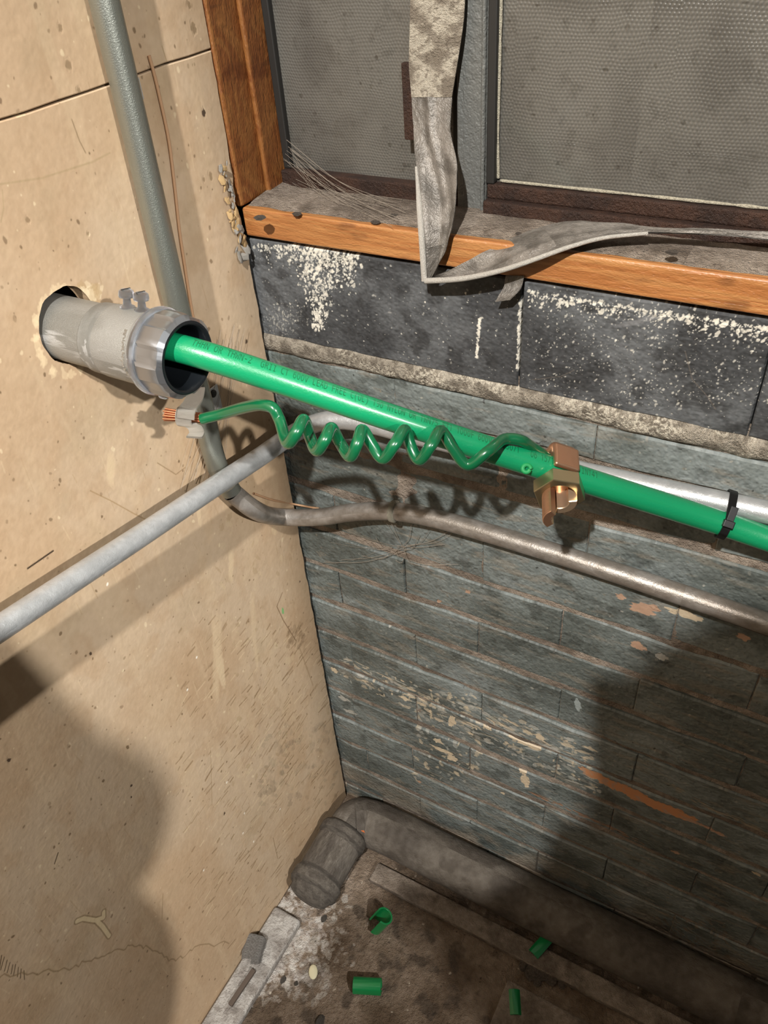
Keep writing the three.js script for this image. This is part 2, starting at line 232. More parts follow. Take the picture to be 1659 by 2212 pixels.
const glassB = (() => {                                           // moulded dimples, about 4 mm apart, on a wandering grid
  const w = 1024, W = 0.12;
  return small(w, w, (u, v) => {
    const x = u * W + 0.0016 * (fbm(u * 7, v * 7, 2) - 0.5) * 2, y = v * W + 0.0016 * (fbm(u * 7 + 30, v * 7, 2) - 0.5) * 2, p = 0.003, row = Math.round(y / (p * 0.866));
    let best = 9; for (let j = -1; j <= 1; j++) { const ry = row + j, cy = ry * p * 0.866, off = (ry & 1) * p / 2, cx = Math.round((x - off) / p) * p + off; best = Math.min(best, Math.hypot(x - cx, y - cy)); }
    return grey(0.15 + 0.8 * smooth(0.0016, 0, best) + 0.1 * fbm(u * 30, v * 30, 2));
  });
})();
const glassC = small(768, 768, (u, v) => { const a = fbm(u * 6, v * 6, 5), b = fbm(u * 40, v * 40, 3); let o = mixc([112, 109, 102], [130, 127, 119], smooth(0.3, 0.7, a)); o = mixc(o, [94, 91, 84], 0.3 * smooth(0.62, 0.8, b)); return o; });
{ const k = glassC.getContext('2d'), r = rng(8); for (let i = 0; i < 160; i++) blob(k, r() * 768, r() * 768, 1 + r() * 4, 1 + r() * 4, 0, r, css([66, 62, 54], 0.4 * r() + 0.1), 0.5, 9); }
const metalC = small(768, 256, (u, v) => { const a = fbm(u * 26, v * 8, 5), b = fbm(u * 120, v * 30, 3); const o = mixc([178, 180, 180], [194, 196, 196], smooth(0.3, 0.72, a)); const g = (b - 0.5) * 16; return [o[0] + g, o[1] + g, o[2] + g]; });
const oldPipeC = small(1024, 128, (u, v) => { const a = fbm(u * 40, v * 5, 5), b = fbm(u * 160, v * 20, 3); let o = mixc([136, 129, 120], [160, 154, 147], smooth(0.3, 0.7, a)); o = mixc(o, [126, 113, 100], 0.4 * smooth(0.45, 0.75, fbm(u * 22 + 9, v * 4, 4))); const g = (b - 0.5) * 20; return [o[0] + g, o[1] + g, o[2] + g]; });
const floorC = small(1024, 1024, (u, v) => {
  const a = fbm(u * 14, v * 14, 5), b = fbm(u * 90, v * 90, 4), c = fbm(u * 34 + 9, v * 34, 4); let o = mixc([92, 76, 60], [122, 106, 90], smooth(0.3, 0.7, a)); o = mixc(o, [62, 52, 42], 0.6 * smooth(0.55, 0.72, c)); const g = (b - 0.5) * 40; return [o[0] + g, o[1] + g, o[2] + g];
});
{
  const k = floorC.getContext('2d'), r = rng(12), FW = 0.8, at = (px, py) => { const p = onY(px, py); return [(p.x / FW) * 1024, (1 - p.z / FW) * 1024]; };
  for (let i = 0; i < 1500; i++) { const q = r() + r() + r() - 1.5, [x, y] = at(600 + q * 150 - 60 * r(), 2030 + (r() + r() - 1) * 150); blob(k, x, y, 2 + r() * 9, 2 + r() * 6, r() * 3, r, css(r() < 0.62 ? [186, 181, 174] : [128, 118, 108], 0.25 + 0.3 * r()), 0.6); }
  for (let i = 0; i < 900; i++) blob(k, r() * 1024, r() * 1024, 0.6 + r() * r() * 3, 0.6 + r() * 2, r() * 3, r, css(r() < 0.4 ? [190, 180, 162] : [44, 36, 28], 0.3 + 0.5 * r()), 0.5, 9);
}

// --- print on the green cable
const cableC = (() => {
  const c = document.createElement('canvas'); c.width = 2048; c.height = 192; const k = c.getContext('2d');
  k.fillStyle = '#0f8858'; k.fillRect(0, 0, 2048, 192); const r = rng(3);
  for (let i = 0; i < 500; i++) { k.fillStyle = css(r() < 0.5 ? [14, 128, 76] : [20, 142, 86], 0.25); k.fillRect(r() * 2048, r() * 192, 20 + r() * 120, 1 + r() * 2); }
  return c;
})();

// ------------------------------------------------------------------ materials
const std = (o) => new THREE.MeshStandardMaterial(o), phys = (o) => new THREE.MeshPhysicalMaterial(o);
const M = {
  paint: std({ map: texture(paintC, true, PW, PH), bumpMap: texture(paintB, false, PW, PH), bumpScale: 0.0004, roughness: 0.6 }),
  plainPaint: std({ color: 0x8a7658, roughness: 0.8 }),
  brick: std({ map: texture(brickC, true, BW, BH), bumpMap: texture(brickB, false, BW, BH), bumpScale: 0.0022, roughness: 0.55 }),
  mortar: std({ map: texture(dustC, true, 0.5, 0.5), bumpMap: texture(grainB, false, 0.12, 0.12), bumpScale: 0.002, roughness: 0.95 }),
  stone: std({ map: (() => { const t = texture(stoneC, true, SW, SH); t.offset.set(0, -S0 / SH); return t; })(), bumpMap: texture(stoneB, false, 0.8, 0.14), bumpScale: 0.0016, roughness: 0.75 }),
  crust: std({ color: 0xe4dfd6, bumpMap: texture(grainB, false, 0.06, 0.06), bumpScale: 0.003, roughness: 0.95, map: texture(small(1024, 128, (u, v) => { const a = fbm(u * 110, v * 14, 5), b = fbm(u * 420, v * 54, 3); let o = mixc([140, 133, 123], [188, 181, 170], smooth(0.36, 0.62, a)); o = mixc(o, [240, 235, 222], smooth(0.46, 0.6, b) * smooth(0.42, 0.6, fbm(u * 16 + 3, v * 3, 3))); return o; }), true, 0.8, 0.1) }),
  paleDust: std({ map: texture(small(512, 512, (u, v) => { const a = fbm(u * 9, v * 9, 5), b = fbm(u * 70, v * 70, 3); let o = mixc([138, 132, 125], [166, 161, 154], smooth(0.34, 0.66, a)); o = mixc(o, [104, 96, 88], 0.45 * smooth(0.56, 0.72, fbm(u * 26 + 4, v * 26, 4))); const g = (b - 0.5) * 34; return [o[0] + g, o[1] + g, o[2] + g]; }), true, 0.3, 0.3), bumpMap: texture(grainB, false, 0.08, 0.08), bumpScale: 0.002, roughness: 0.95 }),
  dust: std({ map: texture(dustC, true, 0.4, 0.4), bumpMap: texture(grainB, false, 0.08, 0.08), bumpScale: 0.0025, roughness: 1 }),
  wood: phys({ color: 0xe6dacd, map: texture(woodC, true, 0.5, 0.12), bumpMap: texture(grainB, false, 0.3, 0.1), bumpScale: 0.0006, roughness: 0.42, clearcoat: 0.25, clearcoatRoughness: 0.4 }),
  woodUp: (() => { const t = texture(woodC, true, 0.5, 0.12); t.rotation = Math.PI / 2; t.repeat.set(1 / 0.12, 1 / 0.5); return phys({ map: t, color: 0xb09c80, roughness: 0.5, clearcoat: 0.15, clearcoatRoughness: 0.5, bumpMap: texture(grainB, false, 0.1, 0.3), bumpScale: 0.0008 }); })(),
  steel: std({ color: 0x6c4c3a, map: texture(dustC, true, 0.3, 0.3), roughness: 0.7, bumpMap: texture(grainB, false, 0.06, 0.06), bumpScale: 0.0012 }),
  darkSteel: std({ color: 0x24221f, roughness: 0.6 }),
  putty: std({ color: 0xcfc7b0, roughness: 0.95, bumpMap: texture(grainB, false, 0.03, 0.03), bumpScale: 0.002 }),
  glass: phys({ map: texture(glassC, true, 0.34, 0.34), bumpMap: texture(glassB, false, 0.12, 0.12), bumpScale: 0.00045, roughness: 0.24, transmission: 0.42, thickness: 0, ior: 1.5, clearcoat: 0.8, clearcoatRoughness: 0.1 }),
  strip: std({ color: 0xffffff, map: texture(small(512, 512, (u, v) => { const a = fbm(u * 9, v * 9, 5), b = fbm(u * 60, v * 60, 3); const o = mixc([98, 93, 86], [132, 126, 118], smooth(0.3, 0.7, a)), g = (b - 0.5) * 18; return [o[0] + g, o[1] + g, o[2] + g]; }), true, 0.12, 0.12), roughness: 0.5, metalness: 0.25, bumpMap: texture(grainB, false, 0.12, 0.12), bumpScale: 0.0008 }),
  stripDusty: std({ color: 0xffffff, map: texture(small(256, 512, (u, v) => { const a = fbm(u * 6, v * 12, 5), b = fbm(u * 18, v * 36, 4); let o = mixc([122, 112, 98], [176, 167, 150], smooth(0.34, 0.62, a)); o = mixc(o, [98, 88, 76], 0.5 * smooth(0.56, 0.74, b)); return o; }), true, 0.06, 0.12), roughness: 0.95, bumpMap: texture(grainB, false, 0.05, 0.05), bumpScale: 0.0015 }),
  hem: std({ color: 0xcfcac0, roughness: 0.35, metalness: 0.35, bumpMap: texture(grainB, false, 0.02, 0.02), bumpScale: 0.0006 }),
  greyFlash: std({ color: 0x6f706c, roughness: 0.55, metalness: 0.3, bumpMap: texture(grainB, false, 0.2, 0.2), bumpScale: 0.001 }),
  cable: phys({ map: texture(cableC, true, 1, 1), roughness: 0.34, clearcoat: 0.5, clearcoatRoughness: 0.22, bumpMap: texture(grainB, false, 0.05, 0.05), bumpScale: 0.00012 }),
  green: phys({ color: 0x0a5a36, roughness: 0.28, clearcoat: 0.7, clearcoatRoughness: 0.12 }),
  greenIn: std({ color: 0x158a4c, roughness: 0.6 }),
  copper: std({ color: 0xc98560, metalness: 0.9, roughness: 0.36 }),
  bronze: std({ color: 0xd2a585, metalness: 0.9, roughness: 0.34 }),
  legTan: std({ color: 0xdcc0a0, metalness: 0.85, roughness: 0.38 }),
  brass: std({ color: 0xa89a78, metalness: 0.9, roughness: 0.3 }),
  galv: std({ map: texture(metalC, true, 0.4, 0.12), metalness: 0.55, roughness: 0.42, bumpMap: texture(grainB, false, 0.1, 0.1), bumpScale: 0.0002 }),
  galvBig: std({ color: 0xdedede, map: texture(small(512, 512, (u, v) => { const a = fbm(u * 8, v * 5, 4), b = fbm(u * 40, v * 16, 4); let o = mixc([148, 146, 138], [172, 170, 163], smooth(0.3, 0.7, a)); o = mixc(o, [226, 225, 222], 0.7 * smooth(0.58, 0.72, b) * smooth(0.45, 0.6, fbm(u * 6 + 9, v * 4, 3))); return o; }), true, 1, 1), metalness: 0.35, roughness: 0.4, bumpMap: texture(grainB, false, 0.1, 0.1), bumpScale: 0.0003 }),
  zinc: std({ color: 0xc4c7ca, metalness: 0.95, roughness: 0.2, bumpMap: texture(grainB, false, 0.06, 0.06), bumpScale: 0.0005 }),
  cast: std({ color: 0xa4a7ab, metalness: 0.9, roughness: 0.3, bumpMap: texture(grainB, false, 0.05, 0.05), bumpScale: 0.0006 }),
  clampMetal: std({ color: 0xc9c4ba, metalness: 0.8, roughness: 0.38, bumpMap: texture(grainB, false, 0.05, 0.05), bumpScale: 0.0004 }),
  oldPipe: std({ map: texture(oldPipeC, true, 0.6, 0.066), metalness: 0.5, roughness: 0.4, bumpMap: texture(grainB, false, 0.06, 0.06), bumpScale: 0.0002 }),
  greyPipe: std({ color: 0x9c9f96, metalness: 0.85, roughness: 0.36, bumpMap: texture(grainB, false, 0.03, 0.03), bumpScale: 0.00012 }),
  blackPlastic: std({ color: 0x0c0c0d, roughness: 0.42 }),
  liner: std({ color: 0x14171a, roughness: 0.25 }),
  darkWire: std({ color: 0x4a3e34, roughness: 0.8 }),
  tanWire: std({ color: 0xb08a68, roughness: 0.6 }),
  floor: std({ map: texture(floorC, true, 0.8, 0.8), bumpMap: texture(grainB, false, 0.14, 0.14), bumpScale: 0.003, roughness: 0.95 }),
  floorPipe: std({ color: 0xb4b8ba, map: texture(dustC, true, 0.6, 0.6), roughness: 0.8, bumpMap: texture(grainB, false, 0.16, 0.16), bumpScale: 0.0012 }),
  plaster: std({ color: 0xece6da, roughness: 0.95, bumpMap: texture(grainB, false, 0.02, 0.02), bumpScale: 0.002 }),
  plasterTan: std({ color: 0xa88c62, roughness: 0.95 }),
  web: std({ color: 0x8d8274, roughness: 1 }),
  masonry: std({ color: 0x8f8272, map: texture(dustC, true, 0.5, 0.5), roughness: 0.95 }),
  roomWall: std({ color: 0x4a4640, roughness: 0.95 }),
  ceiling: std({ color: 0x2e2a26, roughness: 0.95 }),
};

// ------------------------------------------------------------------ the room
{
  const slab = (name, a, b, m, label, cat) => structure(mesh(name, boxUV(box(a, b, 0.004, 1)), m), label, cat);
  slab('floor', V(-0.2, -0.1, -0.12), V(4.6, 0, 4.6), M.floor, 'dusty brown floor strewn with grit and cable offcuts', 'floor');
  slab('ceiling', V(-0.2, 2.5, -0.2), V(4.7, 2.6, 4.7), M.ceiling, 'plain ceiling above the corner', 'ceiling');
  slab('wall_back', V(-0.2, -0.1, 4.6), V(4.7, 2.5, 4.7), M.roomWall, 'plain wall facing the brickwork across the room', 'wall');
  slab('wall_right', V(4.6, -0.1, -0.2), V(4.7, 2.5, 4.6), M.roomWall, 'plain wall facing the beige boards across the room', 'wall');
}

// beige boarded wall: two boards, butt joint at y = 1.15, broken hole for the big conduit
const HOLE = onX(152, 712), CONDUIT_R = 0.0245;
const wallBoards = new THREE.Group(); wallBoards.name = 'wall_left'; scene.add(wallBoards);
structure(wallBoards, 'beige painted boards with scuffs and paint runs', 'wall');
{
  const r = rng(41), T = 0.012;
  const panel = (pts, hole) => {
    const s = new THREE.Shape(pts.map(([z, y]) => new THREE.Vector2(z, y))); if (hole) s.holes.push(new THREE.Path(hole.map(([z, y]) => new THREE.Vector2(z, y))));
    const g = new THREE.ExtrudeGeometry(s, { depth: T, bevelEnabled: true, bevelThickness: 0.0008, bevelSize: 0.0008, bevelSegments: 1, steps: 1 });
    // shape x -> world z, shape y -> world y, depth -> world -x
    const p = g.attributes.position; for (let i = 0; i < p.count; i++) { const a = p.getX(i), b = p.getY(i), d = p.getZ(i); p.setXYZ(i, d - T - 0.0008, b, a); }
    const ix = []; for (let i = 0; i < p.count; i += 3) ix.push(i, i + 2, i + 1); g.setIndex(ix); const q = g.toNonIndexed(); q.computeVertexNormals(); return q;
  };
  const edge = (y) => 0.006 + 0.0022 * (fbm(y * 40, 3, 3) - 0.5) + 0.004 * smooth(0.06, 0, Math.abs(y - 1.035)) * fbm(y * 120, 9, 3) * 2 + 0.0016 * (fbm(y * 160, 5, 2) - 0.5);
  const low = []; for (let i = 0; i <= 150; i++) { const y = 0.003 + (i / 150) * 1.1462; low.push([edge(y), y]); }
  const jag = (z) => 0.0012 * (fbm(z * 60, 21, 3) - 0.5) * 2; const top = []; for (let i = 1; i <= 40; i++) { const z = 0.006 + i * 0.028; top.push([z, 1.1492 + jag(z)]); }
  const hole = []; for (let i = 0; i < 60; i++) { const a = -(i / 60) * Math.PI * 2, m = 0.0268 + 0.0016 * (fbm(3 * Math.cos(a) + 8, 3 * Math.sin(a) + 8, 3) - 0.3) * 2 + 0.0035 * smooth(0.2, 1, Math.sin(a)); hole.push([HOLE.z + m * Math.cos(a), HOLE.y + 0.0015 + m * Math.sin(a)]); }
  mesh('board', panel([...low, ...top, [1.126, 0.003]], hole), M.paint, wallBoards).userData.label = 'lower beige board with a broken hole';
  const up = []; for (let i = 0; i <= 40; i++) { const z = 0.006 + i * 0.028; up.push([z, 1.1522 + jag(z) + 0.0005 * (r() - 0.5)]); }
  mesh('board', panel([...up.reverse(), [0.006, 2.49], [1.126, 2.49]].reverse()), M.paint, wallBoards).userData.label = 'upper beige board above the joint';
  mesh('backing', box(V(-0.2, 0.0, -0.0005), V(-0.05, 2.49, 1.13), 0.002, 1), M.masonry, wallBoards);
  mesh('side_wall', box(V(-0.2, 0.0, 1.128), V(0, 2.49, 4.599), 0.002, 1), M.plainPaint, wallBoards);
  // loosened plaster on the broken edge
  const chip = (px, py, s, m, x = 0.0035) => {
    const g = new THREE.IcosahedronGeometry(1, 0), p = g.attributes.position, o = r() * 50; for (let i = 0; i < p.count; i++) { const f = 0.55 + 0.9 * fbm(p.getX(i) * 1.7 + o, p.getY(i) * 1.7 + p.getZ(i) + o, 2); p.setXYZ(i, p.getX(i) * f * 0.28 * s, p.getY(i) * f * s * 1.15, p.getZ(i) * f * s * 0.7); }
    g.rotateX(r() * 6); g.rotateY((r() - 0.5) * 1.4); g.rotateZ((r() - 0.5) * 1.0); g.computeVertexNormals(); const c = onX(px, py, x); g.translate(c.x, c.y, c.z); mesh('plaster_chip', g, m, wallBoards);
  };
  for (let i = 0; i < 44; i++) { const t = r() ** 0.8, px = lerp(476, 526, t) + (r() - 0.5) * 22, py = lerp(330, 552, t) + (r() - 0.5) * 20; chip(px, py, 0.0016 + 0.0042 * r() * (0.4 + t), r() < 0.42 ? M.plasterTan : M.plaster); }
}

// brick wall: every brick its own piece, recessed dusty joints
const wallBrick = new THREE.Group(); wallBrick.name = 'wall_front'; scene.add(wallBrick);
structure(wallBrick, 'brick wall under chipped dark grey-green paint', 'wall');
{
  const r = rng(101), C0 = 0.168, CH = 0.0659, J = 0.005;
  const brick = (x0, x1, y0, y1, zf, n = 5, wob = 0.0013) => {      // a worn block: wavy arrises, soft edges
    const b = 0.0017, D = 0.03, w = (a) => (r() - 0.5) * 2 * a, pos = [], ring = [];
    for (let i = 0; i <= n; i++) {
      const t = i / n, e = i === 0 || i === n, x = lerp(x0, x1, t), xi = x + (i === 0 ? 0.0012 : i === n ? -0.0012 : 0), lo = y0 + w(wob), hi = y1 + w(wob), zz = zf + w(0.0007) - (e ? 0.0009 : 0);
      ring.push([[x, lo, zf - D], [x, lo, zf - b * 1.2], [xi, lo + b * (0.7 + r() * 0.6), zz], [xi, hi - b * (0.7 + r() * 0.6), zz], [x, hi, zf - b * 1.2], [x, hi, zf - D]]);
    }
    const quad = (a, c, d, e) => pos.push(...a, ...c, ...d, ...a, ...d, ...e);
    for (let i = 0; i < n; i++) for (let j = 0; j < 5; j++) quad(ring[i][j], ring[i + 1][j], ring[i + 1][j + 1], ring[i][j + 1]);
    for (const [q, f] of [[ring[0], 0], [ring[n], 1]]) { const [a, c, d, e, g, h] = q; if (f) { quad(a, h, g, c); quad(c, g, e, d); } else { quad(a, c, g, h); quad(c, d, e, g); } }
    const g0 = new THREE.BufferGeometry(); g0.setAttribute('position', new THREE.Float32BufferAttribute(pos, 3)); const g = toCreasedNormals(g0, 0.4), uv = []; for (let i = 0; i < pos.length; i += 3) uv.push(pos[i], pos[i + 1] + (pos[i + 2] - zf) * 0.3); g.setAttribute('uv', new THREE.Float32BufferAttribute(uv, 2)); return g;
  };
  for (let n = -3; n <= 10; n++) {
    const y0 = Math.max(-0.02, C0 + n * CH + J), y1 = n === 10 ? 0.868 : C0 + (n + 1) * CH - J; let x = -0.03 - (n & 1 ? 0.1 : 0.0) - r() * 0.03;
    while (x < 1.35) { const L = 0.19 + r() * 0.02, a = Math.max(x, -0.028), b = x + L - 0.0007; if (b > -0.005) mesh('brick', brick(a, b, y0 + (r() - 0.5) * 0.002, y1 + (r() - 0.5) * 0.002, -0.0008 + (r() - 0.5) * 0.003), M.brick, wallBrick); x += L; }
  }
  // mortar bed behind the bricks, slightly uneven
  const g = new THREE.PlaneGeometry(1.4, 0.92, 280, 184), p = g.attributes.position, uv = []; for (let i = 0; i < p.count; i++) { const x = p.getX(i) + 0.66, y = p.getY(i) + 0.44; p.setXYZ(i, x, y, -0.0036 + 0.0036 * (fbm(x * 60, y * 60, 3) - 0.5)); uv.push(x, y); } g.setAttribute('uv', new THREE.Float32BufferAttribute(uv, 2)); g.computeVertexNormals();
  mesh('mortar', g, M.mortar, wallBrick);
  mesh('wall_core', box(V(-0.2, -0.1, -0.2), V(4.6, 0.985, -0.031), 0.002, 1), M.masonry, wallBrick);
  mesh('wall_core', box(V(1.36, -0.0, -0.03), V(4.599, 0.985, 0), 0.002, 1), M.roomWall, wallBrick);
  mesh('wall_core', box(V(-0.2, 2.0, -0.2), V(4.6, 2.499, 0), 0.002, 1), M.roomWall, wallBrick);
  mesh('wall_core', box(V(1.36, 0.985, -0.2), V(4.599, 2.0, 0), 0.002, 1), M.roomWall, wallBrick);
  // crusted bed joint and the stone course
  const rows = 7, cols = 320, cp = [], cu = [], ci = []; for (let i = 0; i <= cols; i++) for (let j = 0; j <= rows; j++) {
    const x = -0.02 + (i / cols) * 1.37, t = j / rows, top = 0.8915 + 0.005 * (fbm(x * 50, 2, 3) - 0.5), bot = 0.8685 + 0.006 * (fbm(x * 36, 8, 3) - 0.5); cp.push(x, lerp(bot, top, t), -0.004 + 0.0075 * Math.sin(Math.PI * clamp(t)) ** 0.6 * (0.5 + 0.8 * fbm(x * 90, t * 3 + 20, 3))); cu.push(x, t * 0.023);
    if (i < cols && j < rows) { const a = i * (rows + 1) + j, b = a + rows + 1; ci.push(a, b, b + 1, a, b + 1, a + 1); } }
  const cg = new THREE.BufferGeometry(); cg.setAttribute('position', new THREE.Float32BufferAttribute(cp, 3)); cg.setAttribute('uv', new THREE.Float32BufferAttribute(cu, 2)); cg.setIndex(ci); cg.computeVertexNormals();
  mesh('salt_crust', cg, M.crust, wallBrick).userData.label = 'white salt crust on the bed joint';
  const cuts = [-0.03, onZ(1123, 730).x, onZ(1653, 800).x, 0.83, 1.36];
  for (let i = 0; i + 1 < cuts.length; i++) mesh('stone_block', brick(cuts[i] + 0.0006, cuts[i + 1] - 0.0006, 0.889, 0.9905, -0.0005, 12, 0.0006), M.stone, wallBrick);
}

// ------------------------------------------------------------------ window
const SILL = 1.021;
{
  const sill = new THREE.Group(); sill.name = 'trim_1'; scene.add(sill); structure(sill, 'varnished orange wooden window sill thick with dust', 'window sill');
  mesh('sill_board', boxUV(box(V(0.0005, 0.9945, -0.075), V(1.36, SILL, 0.0045), 0.0025, 2)), M.wood, sill);
  // dust bed with a ragged front edge
  const n = 260, m = 10, p = [], uv = [], ix = []; for (let i = 0; i <= n; i++) for (let j = 0; j <= m; j++) {
    const x = 0.004 + (i / n) * 1.35, t = j / m, zf = 0.0005 - 0.006 * fbm(x * 40, 4, 4), z = lerp(-0.072, zf, t), h = 0.0022 * smooth(1, 0.85, t) * (0.5 + fbm(x * 70, z * 70, 3)) + 0.004 * smooth(0.03, 0, x) * (1 - t); p.push(x, SILL + 0.0001 + h, z); uv.push(x, z);
    if (i < n && j < m) { const a = i * (m + 1) + j, b = a + m + 1; ix.push(a, a + 1, b + 1, a, b + 1, b); } }
  const g = new THREE.BufferGeometry(); g.setAttribute('position', new THREE.Float32BufferAttribute(p, 3)); g.setAttribute('uv', new THREE.Float32BufferAttribute(uv, 2)); g.setIndex(ix); g.computeVertexNormals();
  mesh('dust_layer', g, M.dust, sill).userData.label = 'grey-brown dust lying on the sill';
  const r = rng(61);
  for (const [px, py, s] of [[560, 470, 0.005], [640, 462, 0.004], [810, 480, 0.0035], [850, 466, 0.004], [1180, 500, 0.003], [1120, 505, 0.003], [1450, 545, 0.004]]) {
    const c = py > 515 ? onZ(px, py, 0.004) : onY(px, py, SILL + 0.002), q = new THREE.DodecahedronGeometry(s, 0), a = q.attributes.position; const o = r() * 9; for (let i = 0; i < a.count; i++) { const f = 0.7 + 0.6 * vn(a.getX(i) * 900 + o, a.getY(i) * 900 + a.getZ(i) * 500); a.setXYZ(i, a.getX(i) * f * 1.2, a.getY(i) * f * 0.35, a.getZ(i) * f); } q.computeVertexNormals(); q.translate(c.x, c.y, c.z); mesh('plaster_crumb', q, M.dust, sill);
  }
  const jamb = new THREE.Group(); jamb.name = 'trim_2'; scene.add(jamb); structure(jamb, 'varnished brown wooden window jamb with dark stains', 'window jamb');
  mesh('jamb_board', boxUV(box(V(-0.03, SILL, -0.078), V(0.0015, 2.0, 0.0045), 0.003, 2)), M.woodUp, jamb);
  mesh('jamb_stop', boxUV(box(V(0.001, SILL + 0.001, -0.072), V(0.0065, 2.0, -0.034), 0.0025, 2)), M.woodUp, jamb);

  const win = new THREE.Group(); win.name = 'window_1'; scene.add(win); structure(win, 'window of dirty dimpled glass in rusty steel frames', 'window');
  const ZG = -0.068, xm = onZ(1052, 200, -0.052).x, pane = (x0, x1, y0, y1, z) => { const q = new THREE.PlaneGeometry(x1 - x0, y1 - y0, 1, 1); q.translate((x0 + x1) / 2, (y0 + y1) / 2, z); const a = q.attributes.position, u = q.attributes.uv; for (let i = 0; i < 4; i++) u.setXY(i, a.getX(i), a.getY(i)); return q; };
  mesh('pane', pane(0.008, xm - 0.02, SILL + 0.004, 1.99, ZG), M.glass, win).userData.label = 'dimpled glass pane beside the wooden jamb';
  mesh('pane', pane(xm + 0.006, 1.352, SILL + 0.022, 1.99, ZG + 0.006), M.glass, win).userData.label = 'dimpled glass pane set in putty';
  // fixed light: dark bottom rail and side bars
  mesh('rail', boxUV(box(V(0.006, SILL, ZG - 0.008), V(xm - 0.018, SILL + 0.016, ZG + 0.012), 0.0015, 1)), M.steel, win);
  mesh('bar', boxUV(box(V(0.0062, SILL + 0.016, ZG - 0.008), V(0.014, 1.99, ZG + 0.006), 0.0012, 1)), M.darkSteel, win);
  // opening light: L-section frame in two steps
  mesh('rail', boxUV(box(V(xm - 0.0005, SILL, ZG - 0.006), V(1.355, SILL + 0.0125, ZG + 0.021), 0.0015, 1)), M.steel, win);
  mesh('rail', boxUV(box(V(xm, SILL + 0.0125, ZG - 0.006), V(1.355, SILL + 0.0245, ZG + 0.014), 0.0015, 1)), M.steel, win);
  mesh('bar', boxUV(box(V(xm - 0.001, SILL + 0.0245, ZG - 0.006), V(xm + 0.0065, 1.99, ZG + 0.014), 0.0012, 1)), M.darkSteel, win);
  mesh('head', boxUV(box(V(0.0, 1.99, ZG - 0.01), V(1.36, 2.0, ZG + 0.02), 0.001, 1)), M.steel, win);
  // putty beads, broken along their length
  const bead = (pts, rad) => tube(pts, (t) => rad * (0.35 + 1.1 * fbm(t * 90, rad * 9000, 3)), 220, 7);
  mesh('putty', bead([V(xm + 0.0078, SILL + 0.028, ZG + 0.0075), V(xm + 0.0072, SILL + 0.06, ZG + 0.0085), V(xm + 0.0078, 1.4, ZG + 0.0085), V(xm + 0.0075, 1.98, ZG + 0.008)], 0.0014), M.putty, win);
  mesh('putty', bead([V(xm + 0.01, SILL + 0.0262, ZG + 0.008), V(0.5, SILL + 0.0262, ZG + 0.008), V(1.34, SILL + 0.026, ZG + 0.008)], 0.0013), M.putty, win);
  // mullion cover: dull grey sheet with a rolled edge, and the dark groove beside it
  mesh('mullion', boxUV(box(V(xm - 0.028, SILL, ZG + 0.004), V(xm - 0.0012, 1.99, ZG + 0.013), 0.002, 2)), M.greyFlash, win);
  mesh('mullion_edge', tube([V(xm - 0.004, SILL + 0.001, ZG + 0.0135), V(xm - 0.004, 1.4, ZG + 0.0135), V(xm - 0.004, 1.98, ZG + 0.0135)], 0.0022, 8, 8), M.greyFlash, win);
  mesh('bar', boxUV(box(V(xm - 0.034, SILL, ZG - 0.004), V(xm - 0.0282, 1.99, ZG + 0.008), 0.001, 1)), M.darkSteel, win);
  mesh('area_wall', box(V(-0.1, 0.9, -0.26), V(1.45, 2.1, -0.2), 0.002, 1), std({ color: 0xb4b0a6, roughness: 0.9 }), win).userData.label = 'wall close outside the glass';
}

